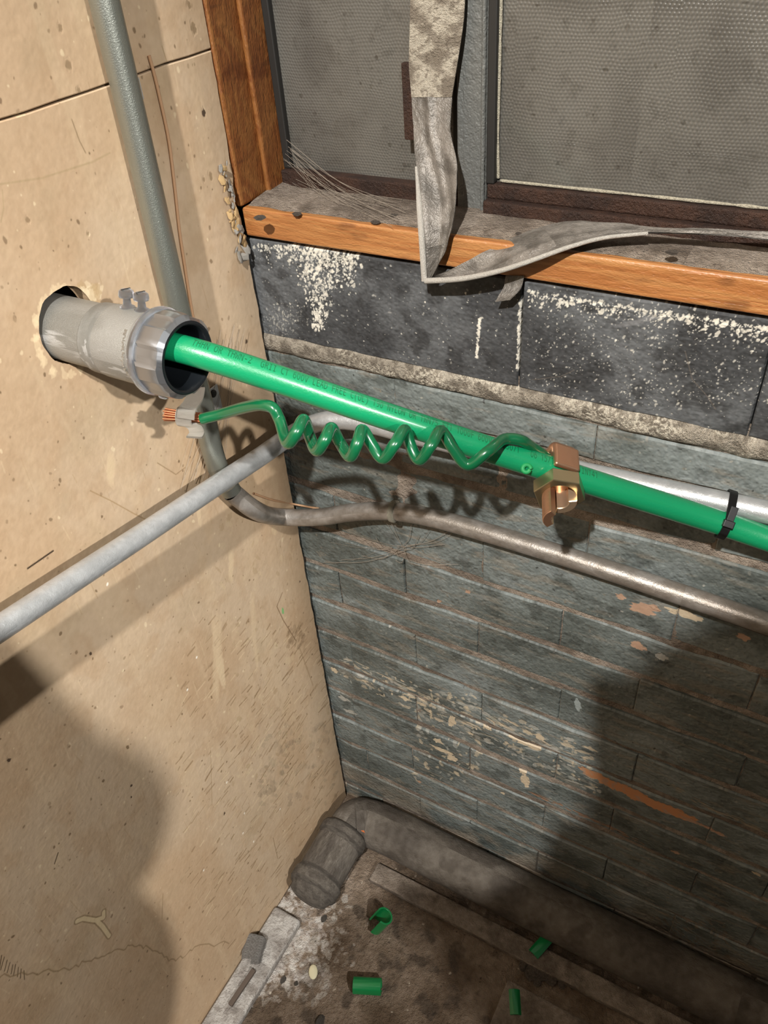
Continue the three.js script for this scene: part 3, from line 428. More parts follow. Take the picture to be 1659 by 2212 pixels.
// ------------------------------------------------------------------ loose flashing strip that hangs from the mullion and bends along the sill
{
  const ribbon = (A, B, n, m, bulge, thick = 0.0007) => {         // solid sheet between two edge curves
    const a = new THREE.CatmullRomCurve3(A, false, 'centripetal'), b = new THREE.CatmullRomCurve3(B, false, 'centripetal'), P = [], Q = [];
    for (let i = 0; i <= n; i++) { const p = a.getPoint(i / n), q = b.getPoint(i / n), across = q.clone().sub(p), tan = a.getTangent(i / n), nn = across.clone().cross(tan).normalize(); if (nn.dot(FWD) > 0) nn.negate();
      for (let j = 0; j <= m; j++) { const c = p.clone().lerp(q, j / m).addScaledVector(nn, bulge(i / n, j / m)); P.push(c); Q.push(c.clone().addScaledVector(nn, -thick)); } }
    const run = [0]; for (let i = 1; i <= n; i++) run.push(run[i - 1] + P[i * (m + 1)].distanceTo(P[(i - 1) * (m + 1)]));
    const side = (L, flip) => { const pos = [], uv = [], ix = []; L.forEach((v, k) => { pos.push(v.x, v.y, v.z); uv.push((k % (m + 1)) / m * 0.035, run[Math.floor(k / (m + 1))]); }); for (let i = 0; i < n; i++) for (let j = 0; j < m; j++) { const k = i * (m + 1) + j, l = k + m + 1; flip ? ix.push(k, l + 1, l, k, k + 1, l + 1) : ix.push(k, l, l + 1, k, l + 1, k + 1); } const g = new THREE.BufferGeometry(); g.setAttribute('position', new THREE.Float32BufferAttribute(pos, 3)); g.setAttribute('uv', new THREE.Float32BufferAttribute(uv, 2)); g.setIndex(ix); g.computeVertexNormals(); return g; };
    return merged([side(P, false), side(Q, true)]);
  };
  const strip = group('flashing_strip', 'dusty grey metal flashing strip bent in a V over the sill', 'flashing');
  const L = [[887, -60, -0.046], [886, 60, -0.045], [884, 140, -0.044], [889, 210, -0.04], [892, 280, -0.032], [900, 360, -0.018], [906, 430, -0.004], [911, 500, 0.009], [915, 560, 0.016], [918, 606, 0.019]];
  const Rr = [[1007, -60, -0.046], [1000, 60, -0.045], [988, 140, -0.044], [976, 210, -0.04], [973, 280, -0.03], [986, 360, -0.014], [986, 430, 0.0], [978, 490, 0.012], [960, 545, 0.017], [928, 604, 0.021]];
  const P = (l) => l.map(([x, y, z]) => onZ(x, y, z));
  const A = P(L), B = P(Rr), cut = 6; for (const y of [1.4, 1.7]) { A.unshift(A[0].clone().setY(y)); B.unshift(B[0].clone().setY(y)); }
  mesh('upper_length', ribbon(A.slice(0, cut), B.slice(0, cut), 120, 10, (t, s) => 0.0012 * fbm(t * 9, s * 4, 3)), M.stripDusty, strip).userData.label = 'upper length caked in pale dust';
  mesh('hanging_length', ribbon(A.slice(cut - 1), B.slice(cut - 1), 70, 16, (t, s) => -0.010 * Math.sin(Math.PI * clamp((s - 0.12) / 0.8)) * smooth(0.1, 0.5, t) + 0.0026 * (fbm(t * 7 + 3, s * 3, 3) - 0.5) * smooth(0, 0.15, t) * 2 + 0.003 * Math.max(0, 1 - Math.abs(s - 0.45 - 0.15 * t) * 7)), M.strip, strip);
  mesh('hem', tube(A.slice(7).map((p) => p.clone().add(V(0, 0, 0.0008))), (t) => 0.0013 + 0.0015 * smooth(0, 0.4, t), 60, 8), M.hem, strip);
  // the length that turns along the sill
  const LO = [[920, 606, 0.02], [1000, 601, 0.022], [1085, 583, 0.023], [1160, 558, 0.02], [1230, 533, 0.012], [1300, 514, 0.0], [1400, 503, -0.012], [1520, 508, -0.018], [1700, 517, -0.022]];
  const HI = [[926, 600, 0.02], [985, 578, 0.014], [1040, 548, 0.008], [1110, 508, -0.006], [1200, 480, -0.018], [1290, 480, -0.024], [1400, 488, -0.027], [1520, 495, -0.028], [1700, 506, -0.03]];
  const lo = P(LO), hi = P(HI);
  mesh('sill_length', ribbon(lo, hi, 90, 14, (t, s) => 0.0022 * (fbm(t * 9, s * 3 + 7, 3) - 0.5) * 2 - 0.004 * smooth(0.5, 0.1, t) * Math.sin(Math.PI * s) + 0.0022 * Math.max(0, 1 - Math.abs(s - 0.3) * 9)), M.strip, strip);
  mesh('hem', tube(lo.slice(0, 7).map((p) => p.clone().add(V(0, 0, 0.0008))), (t) => 0.0026 - 0.0012 * t, 70, 8), M.hem, strip);
  mesh('wood_sliver', boxUV((() => { const a = onZ(877, 300, -0.05), b = onZ(893, 135, -0.05); return box(V(a.x, a.y, -0.053), V(b.x, b.y, -0.047), 0.001, 1); })()), M.steel, strip).userData.label = 'dark splinter of wood at its edge';
  // little bent tab below the sill
  const tabA = P([[1092, 596, 0.006], [1088, 620, 0.007], [1076, 640, 0.012], [1070, 652, 0.013]]), tabB = P([[1132, 596, 0.006], [1127, 618, 0.007], [1116, 634, 0.012], [1102, 648, 0.013]]);
  tag(mesh('metal_tab', ribbon(tabA, tabB, 16, 4, () => 0), M.strip), 'small bent grey metal tab sticking out under the sill', 'metal tab');
}

// ------------------------------------------------------------------ big conduit stub with its connector, bushing and cable
const AX = V(1, 0, 0), bigAt = (x) => V(x, HOLE.y, HOLE.z);
{
  const g = group('conduit_stub', 'short wide galvanised conduit sticking out of the beige wall', 'conduit', bigAt(0));
  mesh('pipe', lathe([[CONDUIT_R - 0.002, -0.04], [CONDUIT_R, -0.04], [CONDUIT_R, 0.06], [CONDUIT_R - 0.002, 0.06], [CONDUIT_R - 0.002, -0.04]], V(0, 0, 0), AX, 56), M.galvBig, g);
  const c = mesh('connector', lathe([[0.0226, 0.035], [0.0252, 0.035], [0.0262, 0.0365], [0.0264, 0.045], [0.027, 0.05], [0.0273, 0.086], [0.0265, 0.09], [0.0226, 0.09], [0.0226, 0.035]], V(0, 0, 0), AX, 56), M.galvBig, g); c.userData.label = 'grey set-screw connector with raised lettering';
  for (const x of [0.0625, 0.0765]) {                             // set screws on top
    const dir = V(0, 0.97, -0.24).normalize();
    const s = mesh('set_screw', lathe([[0, 0.0], [0.0052, 0.0], [0.0056, 0.0015], [0.003, 0.003], [0.0026, 0.0075], [0.0052, 0.008], [0.0056, 0.0095], [0.0052, 0.0125], [0.0035, 0.0137], [0, 0.0138]], dir.clone().multiplyScalar(0.0262).add(V(x, 0, 0)), dir, 18), M.zinc, c);
    s.userData.label = 'shiny round-headed set screw';
    mesh('screw_slot', along(new THREE.BoxGeometry(0.0012, 0.0006, 0.008).translate(0, 0.0138, 0), dir.clone().multiplyScalar(0.0262).add(V(x, 0, 0)), dir), M.darkSteel, c);
  }
  // raised letters round the connector: small cast marks
  { const r = rng(9), L = []; for (let i = 0; i < 26; i++) { const a = lerp(-0.35, 0.95, i / 25), q = new THREE.BoxGeometry(0.0008, 0.0006, 0.0016).rotateY(r() * 3); const y = Math.sin(a), z = Math.cos(a); q.rotateX(-a); L.push(along(new THREE.BoxGeometry(0.0006 + r() * 0.0022, 0.0007, 0.0006 + 0.0012 * r()), V(0.0815 + (r() - 0.5) * 0.0022, y * 0.0273, z * 0.0273), V(0, y, z))); } mesh('cast_lettering', merged(L), M.clampMetal, c); }
  mesh('locknut', lathe([[0.023, 0.088], [0.0305, 0.088], [0.0318, 0.0895], [0.0318, 0.0915], [0.0305, 0.093], [0.023, 0.093]], V(0, 0, 0), AX, 56), M.zinc, g);
  // ribbed bushing
  const prof = [[0.0, 0.093], [0.0, 0.096], [0.0, 0.108], [0.0, 0.1135], [0.0, 0.1165]], seg = 72, pos = [], ix = [];
  prof.forEach(([, h], i) => { for (let j = 0; j <= seg; j++) { const a = (j / seg) * Math.PI * 2, lobe = 0.0019 * smooth(-0.35, -0.05, Math.cos(a * 7)), rr = i === 0 ? 0.0288 : i < 3 ? 0.0286 + lobe : i === 3 ? 0.0282 + lobe * 0.8 : 0.0262; pos.push(h, Math.sin(a) * rr, Math.cos(a) * rr); if (i < 4 && j < seg) { const k = i * (seg + 1) + j, l = k + seg + 1; ix.push(k, k + 1, l, l, k + 1, l + 1); } } });
  const bg = new THREE.BufferGeometry(); bg.setAttribute('position', new THREE.Float32BufferAttribute(pos, 3)); bg.setAttribute('uv', new THREE.Float32BufferAttribute(new Float32Array(pos.length / 3 * 2), 2)); bg.setIndex(ix); const bgc = toCreasedNormals(bg, 0.6);
  const b = mesh('bushing', bgc, M.cast, g); b.userData.label = 'ribbed cast metal grounding bushing';
  mesh('throat', lathe([[0.0262, 0.1165], [0.0245, 0.1172], [0.0226, 0.1155], [0.0212, 0.109], [0.0208, 0.09], [0.0208, 0.0]], V(0, 0, 0), AX, 56), M.liner, b).userData.label = 'black plastic throat liner';
  { const a = -0.95, d = V(0, Math.sin(a), Math.cos(a)); mesh('lug_screw', lathe([[0, 0], [0.0036, 0], [0.0036, 0.0022], [0.0026, 0.0034], [0, 0.0036]], d.clone().multiplyScalar(0.0288).add(V(0.101, 0, 0)), d, 14), M.zinc, b); }
}

// the straight line that the thick cable follows from the bushing to the tie
const CAB_A = bigAt(0.0).add(V(0.05, 0.004, 0.0)), CAB_R = 0.0101;
const CAB_B = V(0.118, HOLE.y + 0.0055, HOLE.z - 0.001), CAB_T = onZ(1570, 1134, 0.0405), CAB_E = onZ(1800, 1212, 0.03);
const cableCurve = new THREE.CatmullRomCurve3([CAB_A, CAB_B, CAB_B.clone().lerp(CAB_T, 0.35).add(V(0, -0.0012, 0)), CAB_B.clone().lerp(CAB_T, 0.7).add(V(0, -0.001, 0)), CAB_T, CAB_E], false, 'centripetal');
{
  const L = cableCurve.getLength(), k = cableC.getContext('2d'), per = 2048 / L;           // picture: whole length by circumference
  M.cable.map.repeat.set(1 / L, 1 / (Math.PI * 2 * CAB_R)); M.cable.map.needsUpdate = true;
  k.font = '25px monospace'; k.fillStyle = 'rgba(6,70,38,0.85)'; k.textBaseline = 'middle';
  const g = tube(cableCurve, CAB_R, 160, 28);
  // turn the print to the side that shows: find the ring vertex that faces up and to the viewer
  const p = g.attributes.position, uv = g.attributes.uv, s = 60, c = cableCurve.getPointAt(s / 160), want = EYE.clone().sub(c).normalize().multiplyScalar(0.75).add(UPV.clone().multiplyScalar(0.62)); let best = -9, bj = 0;
  for (let j = 0; j < 28; j++) { const q = V(0, 0, 0).fromBufferAttribute(p, s * 29 + j).sub(c).normalize(), d = q.dot(want); if (d > best) { best = d; bj = j; } }
  const vpos = (1 - bj / 28) * 192, x0 = (0.072) * per, run = 'THHN OR THWN-2  GRII CT 600V LEAD FREE C(UL) T90 NYLON OR TWN75 FT1 1000F 600V E123071   06 15/15 11:42 INT41';
  const spread = (0.315 * per) / k.measureText(run).width;
  k.save(); k.translate(x0, vpos); k.scale(spread, 1); k.fillText(run, 0, 0); k.restore();
  const cb = tag(mesh('ground_cable', g, M.cable), 'thick bright green printed cable running from the bushing along the brick wall', 'cable');
  void cb; void uv;
}

// ------------------------------------------------------------------ coiled thin green wire
const BOLT = cableCurve.getPointAt(0.62);
let boltU = 0.6; { let bd = 1e9; for (let i = 0; i <= 400; i++) { const p = cableCurve.getPointAt(i / 400), d = p.clone().sub(EYE), px = 829.5 + FOCAL * d.dot(RIGHT) / d.dot(FWD); if (Math.abs(px - 1207) < bd) { bd = Math.abs(px - 1207); boltU = i / 400; BOLT.copy(p); } } }
const depthOf = (p) => p.clone().sub(EYE).dot(FWD);
const cableDepth = (px) => { let b = 1e9, o = 0.6; for (let i = 0; i <= 300; i++) { const p = cableCurve.getPointAt(i / 300), d = p.clone().sub(EYE), x = 829.5 + FOCAL * d.dot(RIGHT) / d.dot(FWD); if (Math.abs(x - px) < b) { b = Math.abs(x - px); o = d.dot(FWD); } } return o; };
const CLAMP = onX(420, 903, 0.102);
{
  const dC = depthOf(CLAMP), dB = depthOf(BOLT), pts = [], w = tag(new THREE.Group(), 'thin green wire wound into a loose coil beside the thick cable', 'wire'); w.name = numbered('bonding_wire'); scene.add(w);
  const D = (px) => lerp(dC, cableDepth(Math.max(px, 620)) - 0.02, smooth(440, 640, px));
  for (const [x, y, o] of [[436, 905, 0], [480, 894, 0], [530, 880, -0.001], [568, 875, 0], [590, 882, 0.004], [603, 905, 0.01]]) pts.push(atD(x, y, D(x) + o));
  // turns: each [bottom x, bottom y, top x, top y]
  const turns = [[622, 957, 656, 907], [684, 973, 716, 925], [756, 986, 783, 929], [826, 990, 875, 929], [905, 993, 953, 931], [1010, 1004, 1092, 948]];
  turns.forEach(([bx, by, tx, ty], i) => {
    const A = i < 3 ? 0.011 : i < 5 ? 0.011 : 0.006, base = i < 5 ? 0 : 0.003;
    pts.push(atD(bx, by, D(bx) + base)); pts.push(atD((bx + tx) / 2 + 2, (by + ty) / 2, D(bx) - A + base)); pts.push(atD(tx, ty, D(tx) + base + (i === 5 ? 0.004 : 0)));
    if (i < 5) { const [nx, ny] = turns[i + 1]; pts.push(atD((tx + nx) / 2 + (i < 3 ? -2 : -4), (ty + ny) / 2, D(tx) + (i < 2 ? A : 0.004))); }
  });
  for (const [x, y, o] of [[1125, 951, 0.0], [1150, 966, 0.004], [1180, 987, 0.012]]) pts.push(atD(x, y, lerp(D(x), dB - 0.004, smooth(1090, 1180, x)) + o * 0.4));
  mesh('insulation', tube(pts, 0.0043, 420, 14), M.green, w).userData.label = 'glossy dark green insulation';
  // bare strands through the lug
  const st = []; const from = atD(440, 904, dC), to = atD(356, 896, dC + 0.004), dir = to.clone().sub(from), r = rng(4), sx = dir.clone().cross(FWD).normalize(), sy = dir.clone().cross(sx).normalize();
  for (let i = 0; i < 19; i++) { const a = i * 2.4, q = 0.0042 * Math.sqrt(i / 19), o = sx.clone().multiplyScalar(q * Math.cos(a)).addScaledVector(sy, q * Math.sin(a)), e = 1 + (r() - 0.5) * 0.05, sp = 1.18; st.push(merged([tube([from.clone().add(o.clone().multiplyScalar(0.9)), from.clone().addScaledVector(dir, 0.3).add(o.clone().multiplyScalar(0.85)), from.clone().addScaledVector(dir, e).add(o.multiplyScalar(sp))], 0.00085, 6, 6)])); }
  st.forEach((g) => mesh('copper_strand', g, M.copper, w));
}
// grounding lug and strap under the bushing
{
  const lug = group('grounding_lug', 'bent tinned metal lug clamping the bare copper under the bushing', 'lug'), dC = depthOf(CLAMP);
  // loop round the strands: axis along the wire
  const a = atD(438, 904, dC), b = atD(356, 896, dC + 0.004), dir = b.clone().sub(a).normalize(), s0 = atD(420, 902, dC + 0.0005), len = 0.0125;
  mesh('wire_loop', lathe([[0.0062, 0], [0.0074, 0], [0.0077, 0.0006], [0.0077, len - 0.0006], [0.0074, len], [0.0062, len], [0.0062, 0]], s0, dir, 32), M.clampMetal, lug);
  // tongue rising from the loop to the bushing
  const nrm = FWD.clone().negate(), ribbonPts = (list, wpx, t) => { const g = []; const P = list.map(([x, y, d]) => atD(x, y, dC + d)); const c = new THREE.CatmullRomCurve3(P, false, 'centripetal'), n = 24, pos = [], ix = [], uv = []; for (let i = 0; i <= n; i++) { const p = c.getPoint(i / n), tn = c.getTangent(i / n), hw = wpx * 0.5, sd = dir.clone().addScaledVector(tn, -dir.dot(tn)).normalize(), nn = sd.clone().cross(tn).normalize(); [[-1, -1], [1, -1], [1, 1], [-1, 1]].forEach(([u, v]) => { const q = p.clone().addScaledVector(sd, u * hw).addScaledVector(nn, v * t); pos.push(q.x, q.y, q.z); uv.push(u, v); }); if (i < n) for (let j = 0; j < 4; j++) { const k = i * 4, l = k + 4, jj = (j + 1) % 4; ix.push(k + j, k + jj, l + jj, k + j, l + jj, l + j); } } ix.push(0, 2, 1, 0, 3, 2); const e = n * 4; ix.push(e, e + 1, e + 2, e, e + 2, e + 3); const q = new THREE.BufferGeometry(); q.setAttribute('position', new THREE.Float32BufferAttribute(pos, 3)); q.setAttribute('uv', new THREE.Float32BufferAttribute(uv, 2)); q.setIndex(ix); return toCreasedNormals(q, 0.5); };
  mesh('tongue', ribbonPts([[424, 838, 0.006], [421, 856, 0.002], [415, 870, -0.003], [406, 882, -0.0072], [402, 894, -0.0085], [401, 905, -0.0078]], 0.0135, 0.0007), M.clampMetal, lug);
  mesh('foot', ribbonPts([[412, 918, -0.002], [421, 925, 0.001], [425, 934, 0.002], [421, 943, -0.003], [419, 945, -0.006]], 0.0115, 0.0007), M.clampMetal, lug);
  void nrm;
}
// ------------------------------------------------------------------ thinner conduits
{
  // painted conduit coming down the boards, bending onto the brickwork
  const c = group('bent_conduit', 'dull grey conduit coming down the boards and bending along the bricks', 'conduit');
  const px = [[205, -90, 0.0145], [225, 0, 0.0145], [277, 215, 0.0145], [330, 440, 0.0145], [372, 620, 0.0145], [412, 780, 0.0145], [440, 890, 0.0145], [455, 960, 0.0145], [473, 1015, 0.0155]];
  const down = px.map(([x, y, d]) => onX(x, y, d)), bend = [[500, 1062, 0.021], [545, 1098, 0.03]].map(([x, y, d]) => onX(x, y, d));
  const rest = [[610, 1117, 0.038], [690, 1117, 0.03], [770, 1106, 0.022], [850, 1105, 0.0185], [930, 1118, 0.0165], [1100, 1165, 0.016], [1300, 1227, 0.016], [1500, 1294, 0.016], [1700, 1362, 0.016], [2100, 1500, 0.016]].map(([x, y, d]) => onZ(x, y, d));
  const rise = down[0].clone().sub(down[2]).divideScalar(down[0].y - down[2].y), above = [2.47, 1.9, 1.5].map((y) => down[0].clone().addScaledVector(rise, y - down[0].y).setX(0.0145));
  mesh('upper_run', tube([...above, ...down, bend[0]], 0.0106, 200, 18), M.greyPipe, c).userData.label = 'satin grey upper length';
  mesh('lower_run', tube([bend[0], bend[1], ...rest], 0.0102, 160, 18), M.oldPipe, c).userData.label = 'dusty silver lower length';
  const ring = (p, q, r) => { const d = q.clone().sub(p).normalize(); return lathe([[r - 0.002, -0.0035], [r, -0.003], [r + 0.0004, 0], [r, 0.003], [r - 0.002, 0.0035]], p, d, 24); };
  mesh('coupling_ring', ring(onZ(852, 1105, 0.0184), onZ(930, 1118, 0.0165), 0.0122), M.putty, c).userData.label = 'pale ring where two lengths meet';
  mesh('coupling_ring', ring(onX(486, 1042, 0.0182), onX(500, 1062, 0.021), 0.0122), M.putty, c);
  // saddle clip with its screw behind the lug, and one at the board joint
  const clip = (px1, py1, px2, py2) => { const a = onX(px1, py1, 0.0013), b = onX(px2, py2, 0.0013), q = mesh('saddle_clip', boxUV(box(V(0.0005, Math.min(a.y, b.y) - 0.006, Math.min(a.z, b.z)), V(0.0022, Math.max(a.y, b.y) + 0.006, Math.max(a.z, b.z)), 0.0006, 1)), M.galv, c); const s = lathe([[0, 0], [0.004, 0], [0.0038, 0.0016], [0.0022, 0.0026], [0, 0.0028]], V(0.0022, a.y, (a.z * 0.35 + b.z * 0.65)), V(1, 0, 0), 16); mesh('clip_screw', s, M.darkSteel, q); };
  clip(435, 868, 478, 872); clip(262, 200, 306, 196);
  // straight galvanised conduit crossing the boards, turning along the bricks behind the cable
  const g2 = group('galvanised_conduit', 'pale galvanised conduit slanting across the boards and behind the green cable', 'conduit');
  const a2 = [[-120, 1436, 0.036], [0, 1357, 0.036], [150, 1258, 0.036], [300, 1160, 0.037], [450, 1060, 0.038], [560, 988, 0.038]].map(([x, y, d]) => onX(x, y, d));
  const b2 = [[650, 928, 0.036], [710, 908, 0.027], [780, 912, 0.0215], [880, 936, 0.02], [1100, 985, 0.02], [1300, 1030, 0.02], [1500, 1073, 0.02], [1700, 1116, 0.02], [2100, 1203, 0.02]].map(([x, y, d]) => onZ(x, y, d));
  a2.unshift(a2[0].clone().addScaledVector(a2[0].clone().sub(a2[1]), 7));
  mesh('pipe', tube([...a2, ...b2], 0.0098, 260, 20), M.galv, g2);
  // thin wires
  const w1 = [[322, 120], [333, 160], [346, 215], [364, 300], [377, 400], [388, 500], [400, 580], [411, 650], [420, 700], [426, 740]].map(([x, y]) => onX(x, y, 0.0022));
  tag(mesh('thin_wire', tube(w1, 0.0013, 120, 7), M.tanWire), 'thin tan wire strung loosely down the boards beside the conduit', 'wire');
  const w3 = [onX(548, 1066, 0.002), onX(585, 1079, 0.002), onZ(640, 1090, 0.004), onZ(690, 1099, 0.003)];
  tag(mesh('thin_wire', tube(w3, 0.0013, 30, 7), M.tanWire), 'short tan wire crossing the corner behind the dusty conduit bend', 'wire');
  const w2 = [[1130, 1190], [1240, 1225], [1400, 1278], [1550, 1331], [1720, 1392]].map(([x, y]) => onZ(x, y, 0.0045));
  tag(mesh('thin_wire', tube(w2, 0.0022, 60, 8), M.darkWire), 'thin dark cable tucked beneath the dusty conduit on the bricks', 'wire');
}

// ------------------------------------------------------------------ cable tie
{
  const tie = group('cable_tie', 'black plastic cable tie holding the green cable to the pale conduit', 'cable tie');
  const c = onZ(1563, 1122, 0.0405), u = cableCurve.getTangentAt(0.9), pc = onZ(1572, 1089, 0.02), cc = (() => { let b = 9, o = CAB_T; for (let i = 200; i <= 400; i++) { const p = cableCurve.getPointAt(i / 400), d = p.clone().sub(EYE), x = 829.5 + FOCAL * d.dot(RIGHT) / d.dot(FWD); if (Math.abs(x - 1565) < b * 1) { if (Math.abs(x - 1565) < b) { b = Math.abs(x - 1565); o = p; } } if (i === 200) b = Math.abs(x - 1565); } return o; })();
  const ax = pc.clone().sub(cc); ax.addScaledVector(u, -ax.dot(u)); const d = ax.length(), e1 = ax.clone().normalize(), e2 = u.clone().cross(e1).normalize(), R1 = CAB_R + 0.0009, R2 = 0.0108, loop = [];
  for (let i = 0; i <= 12; i++) { const a = lerp(Math.PI / 2, 3 * Math.PI / 2, i / 12); loop.push(cc.clone().addScaledVector(e1, R1 * Math.cos(a)).addScaledVector(e2, R1 * Math.sin(a))); }
  for (let i = 0; i <= 12; i++) { const a = lerp(-Math.PI / 2, Math.PI / 2, i / 12); loop.push(cc.clone().addScaledVector(e1, d + R2 * Math.cos(a)).addScaledVector(e2, R2 * Math.sin(a))); }
  const n = loop.length, hw = 0.0032, t = 0.0008, pos = [], ix = [], mid = cc.clone().addScaledVector(e1, d / 2);
  loop.forEach((p, i) => { const nn = p.clone().sub(mid); nn.addScaledVector(u, -nn.dot(u)).normalize(); [[-1, 0], [1, 0], [1, 1], [-1, 1]].forEach(([a, b]) => { const q = p.clone().addScaledVector(u, a * hw).addScaledVector(nn, b * t * 2); pos.push(q.x, q.y, q.z); }); const l = ((i + 1) % n) * 4, k = i * 4; for (let j = 0; j < 4; j++) { const jj = (j + 1) % 4; ix.push(k + j, k + jj, l + jj, k + j, l + jj, l + j); } });
  const g = new THREE.BufferGeometry(); g.setAttribute('position', new THREE.Float32BufferAttribute(pos, 3)); g.setIndex(ix); mesh('strap', toCreasedNormals(g, 0.6), M.blackPlastic, tie);
  const toEye = EYE.clone().sub(cc).normalize(), side = toEye.clone().addScaledVector(u, -toEye.dot(u)).normalize(), upS = u.clone().cross(side).normalize(); if (upS.dot(UPV) < 0) upS.negate();
  const head = new RoundedBoxGeometry(0.0086, 0.0062, 0.0056, 2, 0.0008), m4 = new THREE.Matrix4().makeBasis(u, upS, u.clone().cross(upS)); head.applyMatrix4(m4); const hp = cc.clone().addScaledVector(side, R1 + 0.0018).addScaledVector(upS, 0.001); head.translate(hp.x, hp.y, hp.z); mesh('head', head, M.blackPlastic, tie);
  const tail = new RoundedBoxGeometry(0.0056, 0.012, 0.0014, 1, 0.0004); tail.applyMatrix4(m4); const tp = hp.clone().addScaledVector(upS, 0.0085).addScaledVector(side, 0.0006); tail.translate(tp.x, tp.y, tp.z); mesh('tail', tail, M.blackPlastic, tie);
  void c;
}

// ------------------------------------------------------------------ split bolt
{
  const u = cableCurve.getTangentAt(boltU), toEye = EYE.clone().sub(BOLT).normalize(), down = UPV.clone().negate(), ax = down.clone().multiplyScalar(0.76).addScaledVector(toEye, 0.65); ax.addScaledVector(u, -ax.dot(u)).normalize();
  const ex = u.clone(), ez = ex.clone().cross(ax).normalize();                            // ex along the cable, ax the bolt's axis
  const B = new THREE.Matrix4().makeBasis(ex, ax, ez).setPosition(BOLT), put = (g) => g.applyMatrix4(B);
  const bolt = group('split_bolt', 'copper split bolt with a brass hex nut clamped on the green cable', 'split bolt');
  // head saddle over the far side of the cable, two threaded legs through the nut
  const head = new RoundedBoxGeometry(0.0235, 0.0115, 0.0245, 5, 0.0055); head.translate(0.0005, -0.0155, 0); mesh('head', put(head), M.bronze, bolt);
  for (const s of [-1, 1]) mesh('cheek', put(new RoundedBoxGeometry(0.021, 0.022, 0.005, 3, 0.002).translate(0, -0.004, s * 0.0125)), M.bronze, bolt);
  mesh('pressure_bar', put(new RoundedBoxGeometry(0.022, 0.006, 0.022, 3, 0.0022).translate(0, 0.0118, 0)), M.bronze, bolt);
  // hex nut with a bore
  const sh = new THREE.Shape(); for (let i = 0; i < 6; i++) { const a = (i / 6) * Math.PI * 2 + 0.2; sh[i ? 'lineTo' : 'moveTo'](0.0188 * Math.cos(a), 0.0188 * Math.sin(a)); } sh.closePath(); const bore = new THREE.Path(); bore.absarc(0, 0, 0.0128, 0, Math.PI * 2, true); sh.holes.push(bore);
  const nut = new THREE.ExtrudeGeometry(sh, { depth: 0.0105, bevelEnabled: true, bevelSize: 0.0009, bevelThickness: 0.0009, bevelSegments: 2, curveSegments: 30 }); nut.rotateX(-Math.PI / 2); nut.translate(0, 0.0135, 0); mesh('nut', put(nut), M.brass, bolt).userData.label = 'brass hex nut';
  const leg = (a0, a1, h, m) => { const s = new THREE.Shape(), n = 18; for (let i = 0; i <= n; i++) { const a = lerp(a0, a1, i / n); s[i ? 'lineTo' : 'moveTo'](0.0124 * Math.cos(a), 0.0124 * Math.sin(a)); } for (let i = n; i >= 0; i--) { const a = lerp(a0, a1, i / n); s.lineTo(0.0072 * Math.cos(a), 0.0072 * Math.sin(a)); } s.closePath(); const g = new THREE.ExtrudeGeometry(s, { depth: h, bevelEnabled: true, bevelSize: 0.0005, bevelThickness: 0.0006, bevelSegments: 1, steps: 1 }); g.rotateX(-Math.PI / 2); g.translate(0, -0.006, 0); return mesh('threaded_leg', put(g), m, bolt); };
  const thread = (a0, a1, y0, y1, parent) => { const L = []; for (let y = y0; y < y1; y += 0.0015) { const pts = []; for (let i = 0; i <= 12; i++) { const a = lerp(a0, a1, i / 12); pts.push(V(0.0126 * Math.cos(a), y + 0.0006 * i / 12, -0.0126 * Math.sin(a))); } L.push(tube(pts, 0.0005, 12, 5)); } mesh('thread', put(merged(L)), M.bronze, parent); };
  // leg angles are chosen so that the slot faces along the cable
  const l1 = leg(-1.3, 0.6, 0.0365, M.legTan), l2 = leg(Math.PI - 0.5, Math.PI + 1.2, 0.053, M.bronze);
  thread(-1.25, 0.55, 0.024, 0.0305, l1); thread(Math.PI - 0.45, Math.PI + 1.15, 0.024, 0.046, l2);
  // wires' bare copper under the nut, and the curl of skinned green jacket beside it
  mesh('bare_strands', put(new THREE.CapsuleGeometry(0.0038, 0.02, 6, 14).rotateZ(Math.PI / 2).translate(0, -0.0115, 0.004)), M.copper, bolt);
  const curlC = cableCurve.getPointAt(boltU - 0.045).addScaledVector(toEye, CAB_R * 0.86).addScaledVector(down, CAB_R * 0.55), cr = rng(6);
  const curl = []; for (let i = 0; i <= 20; i++) { const a = i / 20 * 6.1, rr = 0.0032 * (1 - 0.25 * i / 20); curl.push(curlC.clone().addScaledVector(RIGHT, rr * Math.cos(a)).addScaledVector(UPV, rr * Math.sin(a)).addScaledVector(toEye, 0.001 + 0.0012 * i / 20)); } void cr;
  tag(mesh('jacket_curl', tube(curl, 0.0017, 40, 8), M.greenIn), 'little curl of shaved green jacket on the cable beside the bolt', 'cable jacket');
}

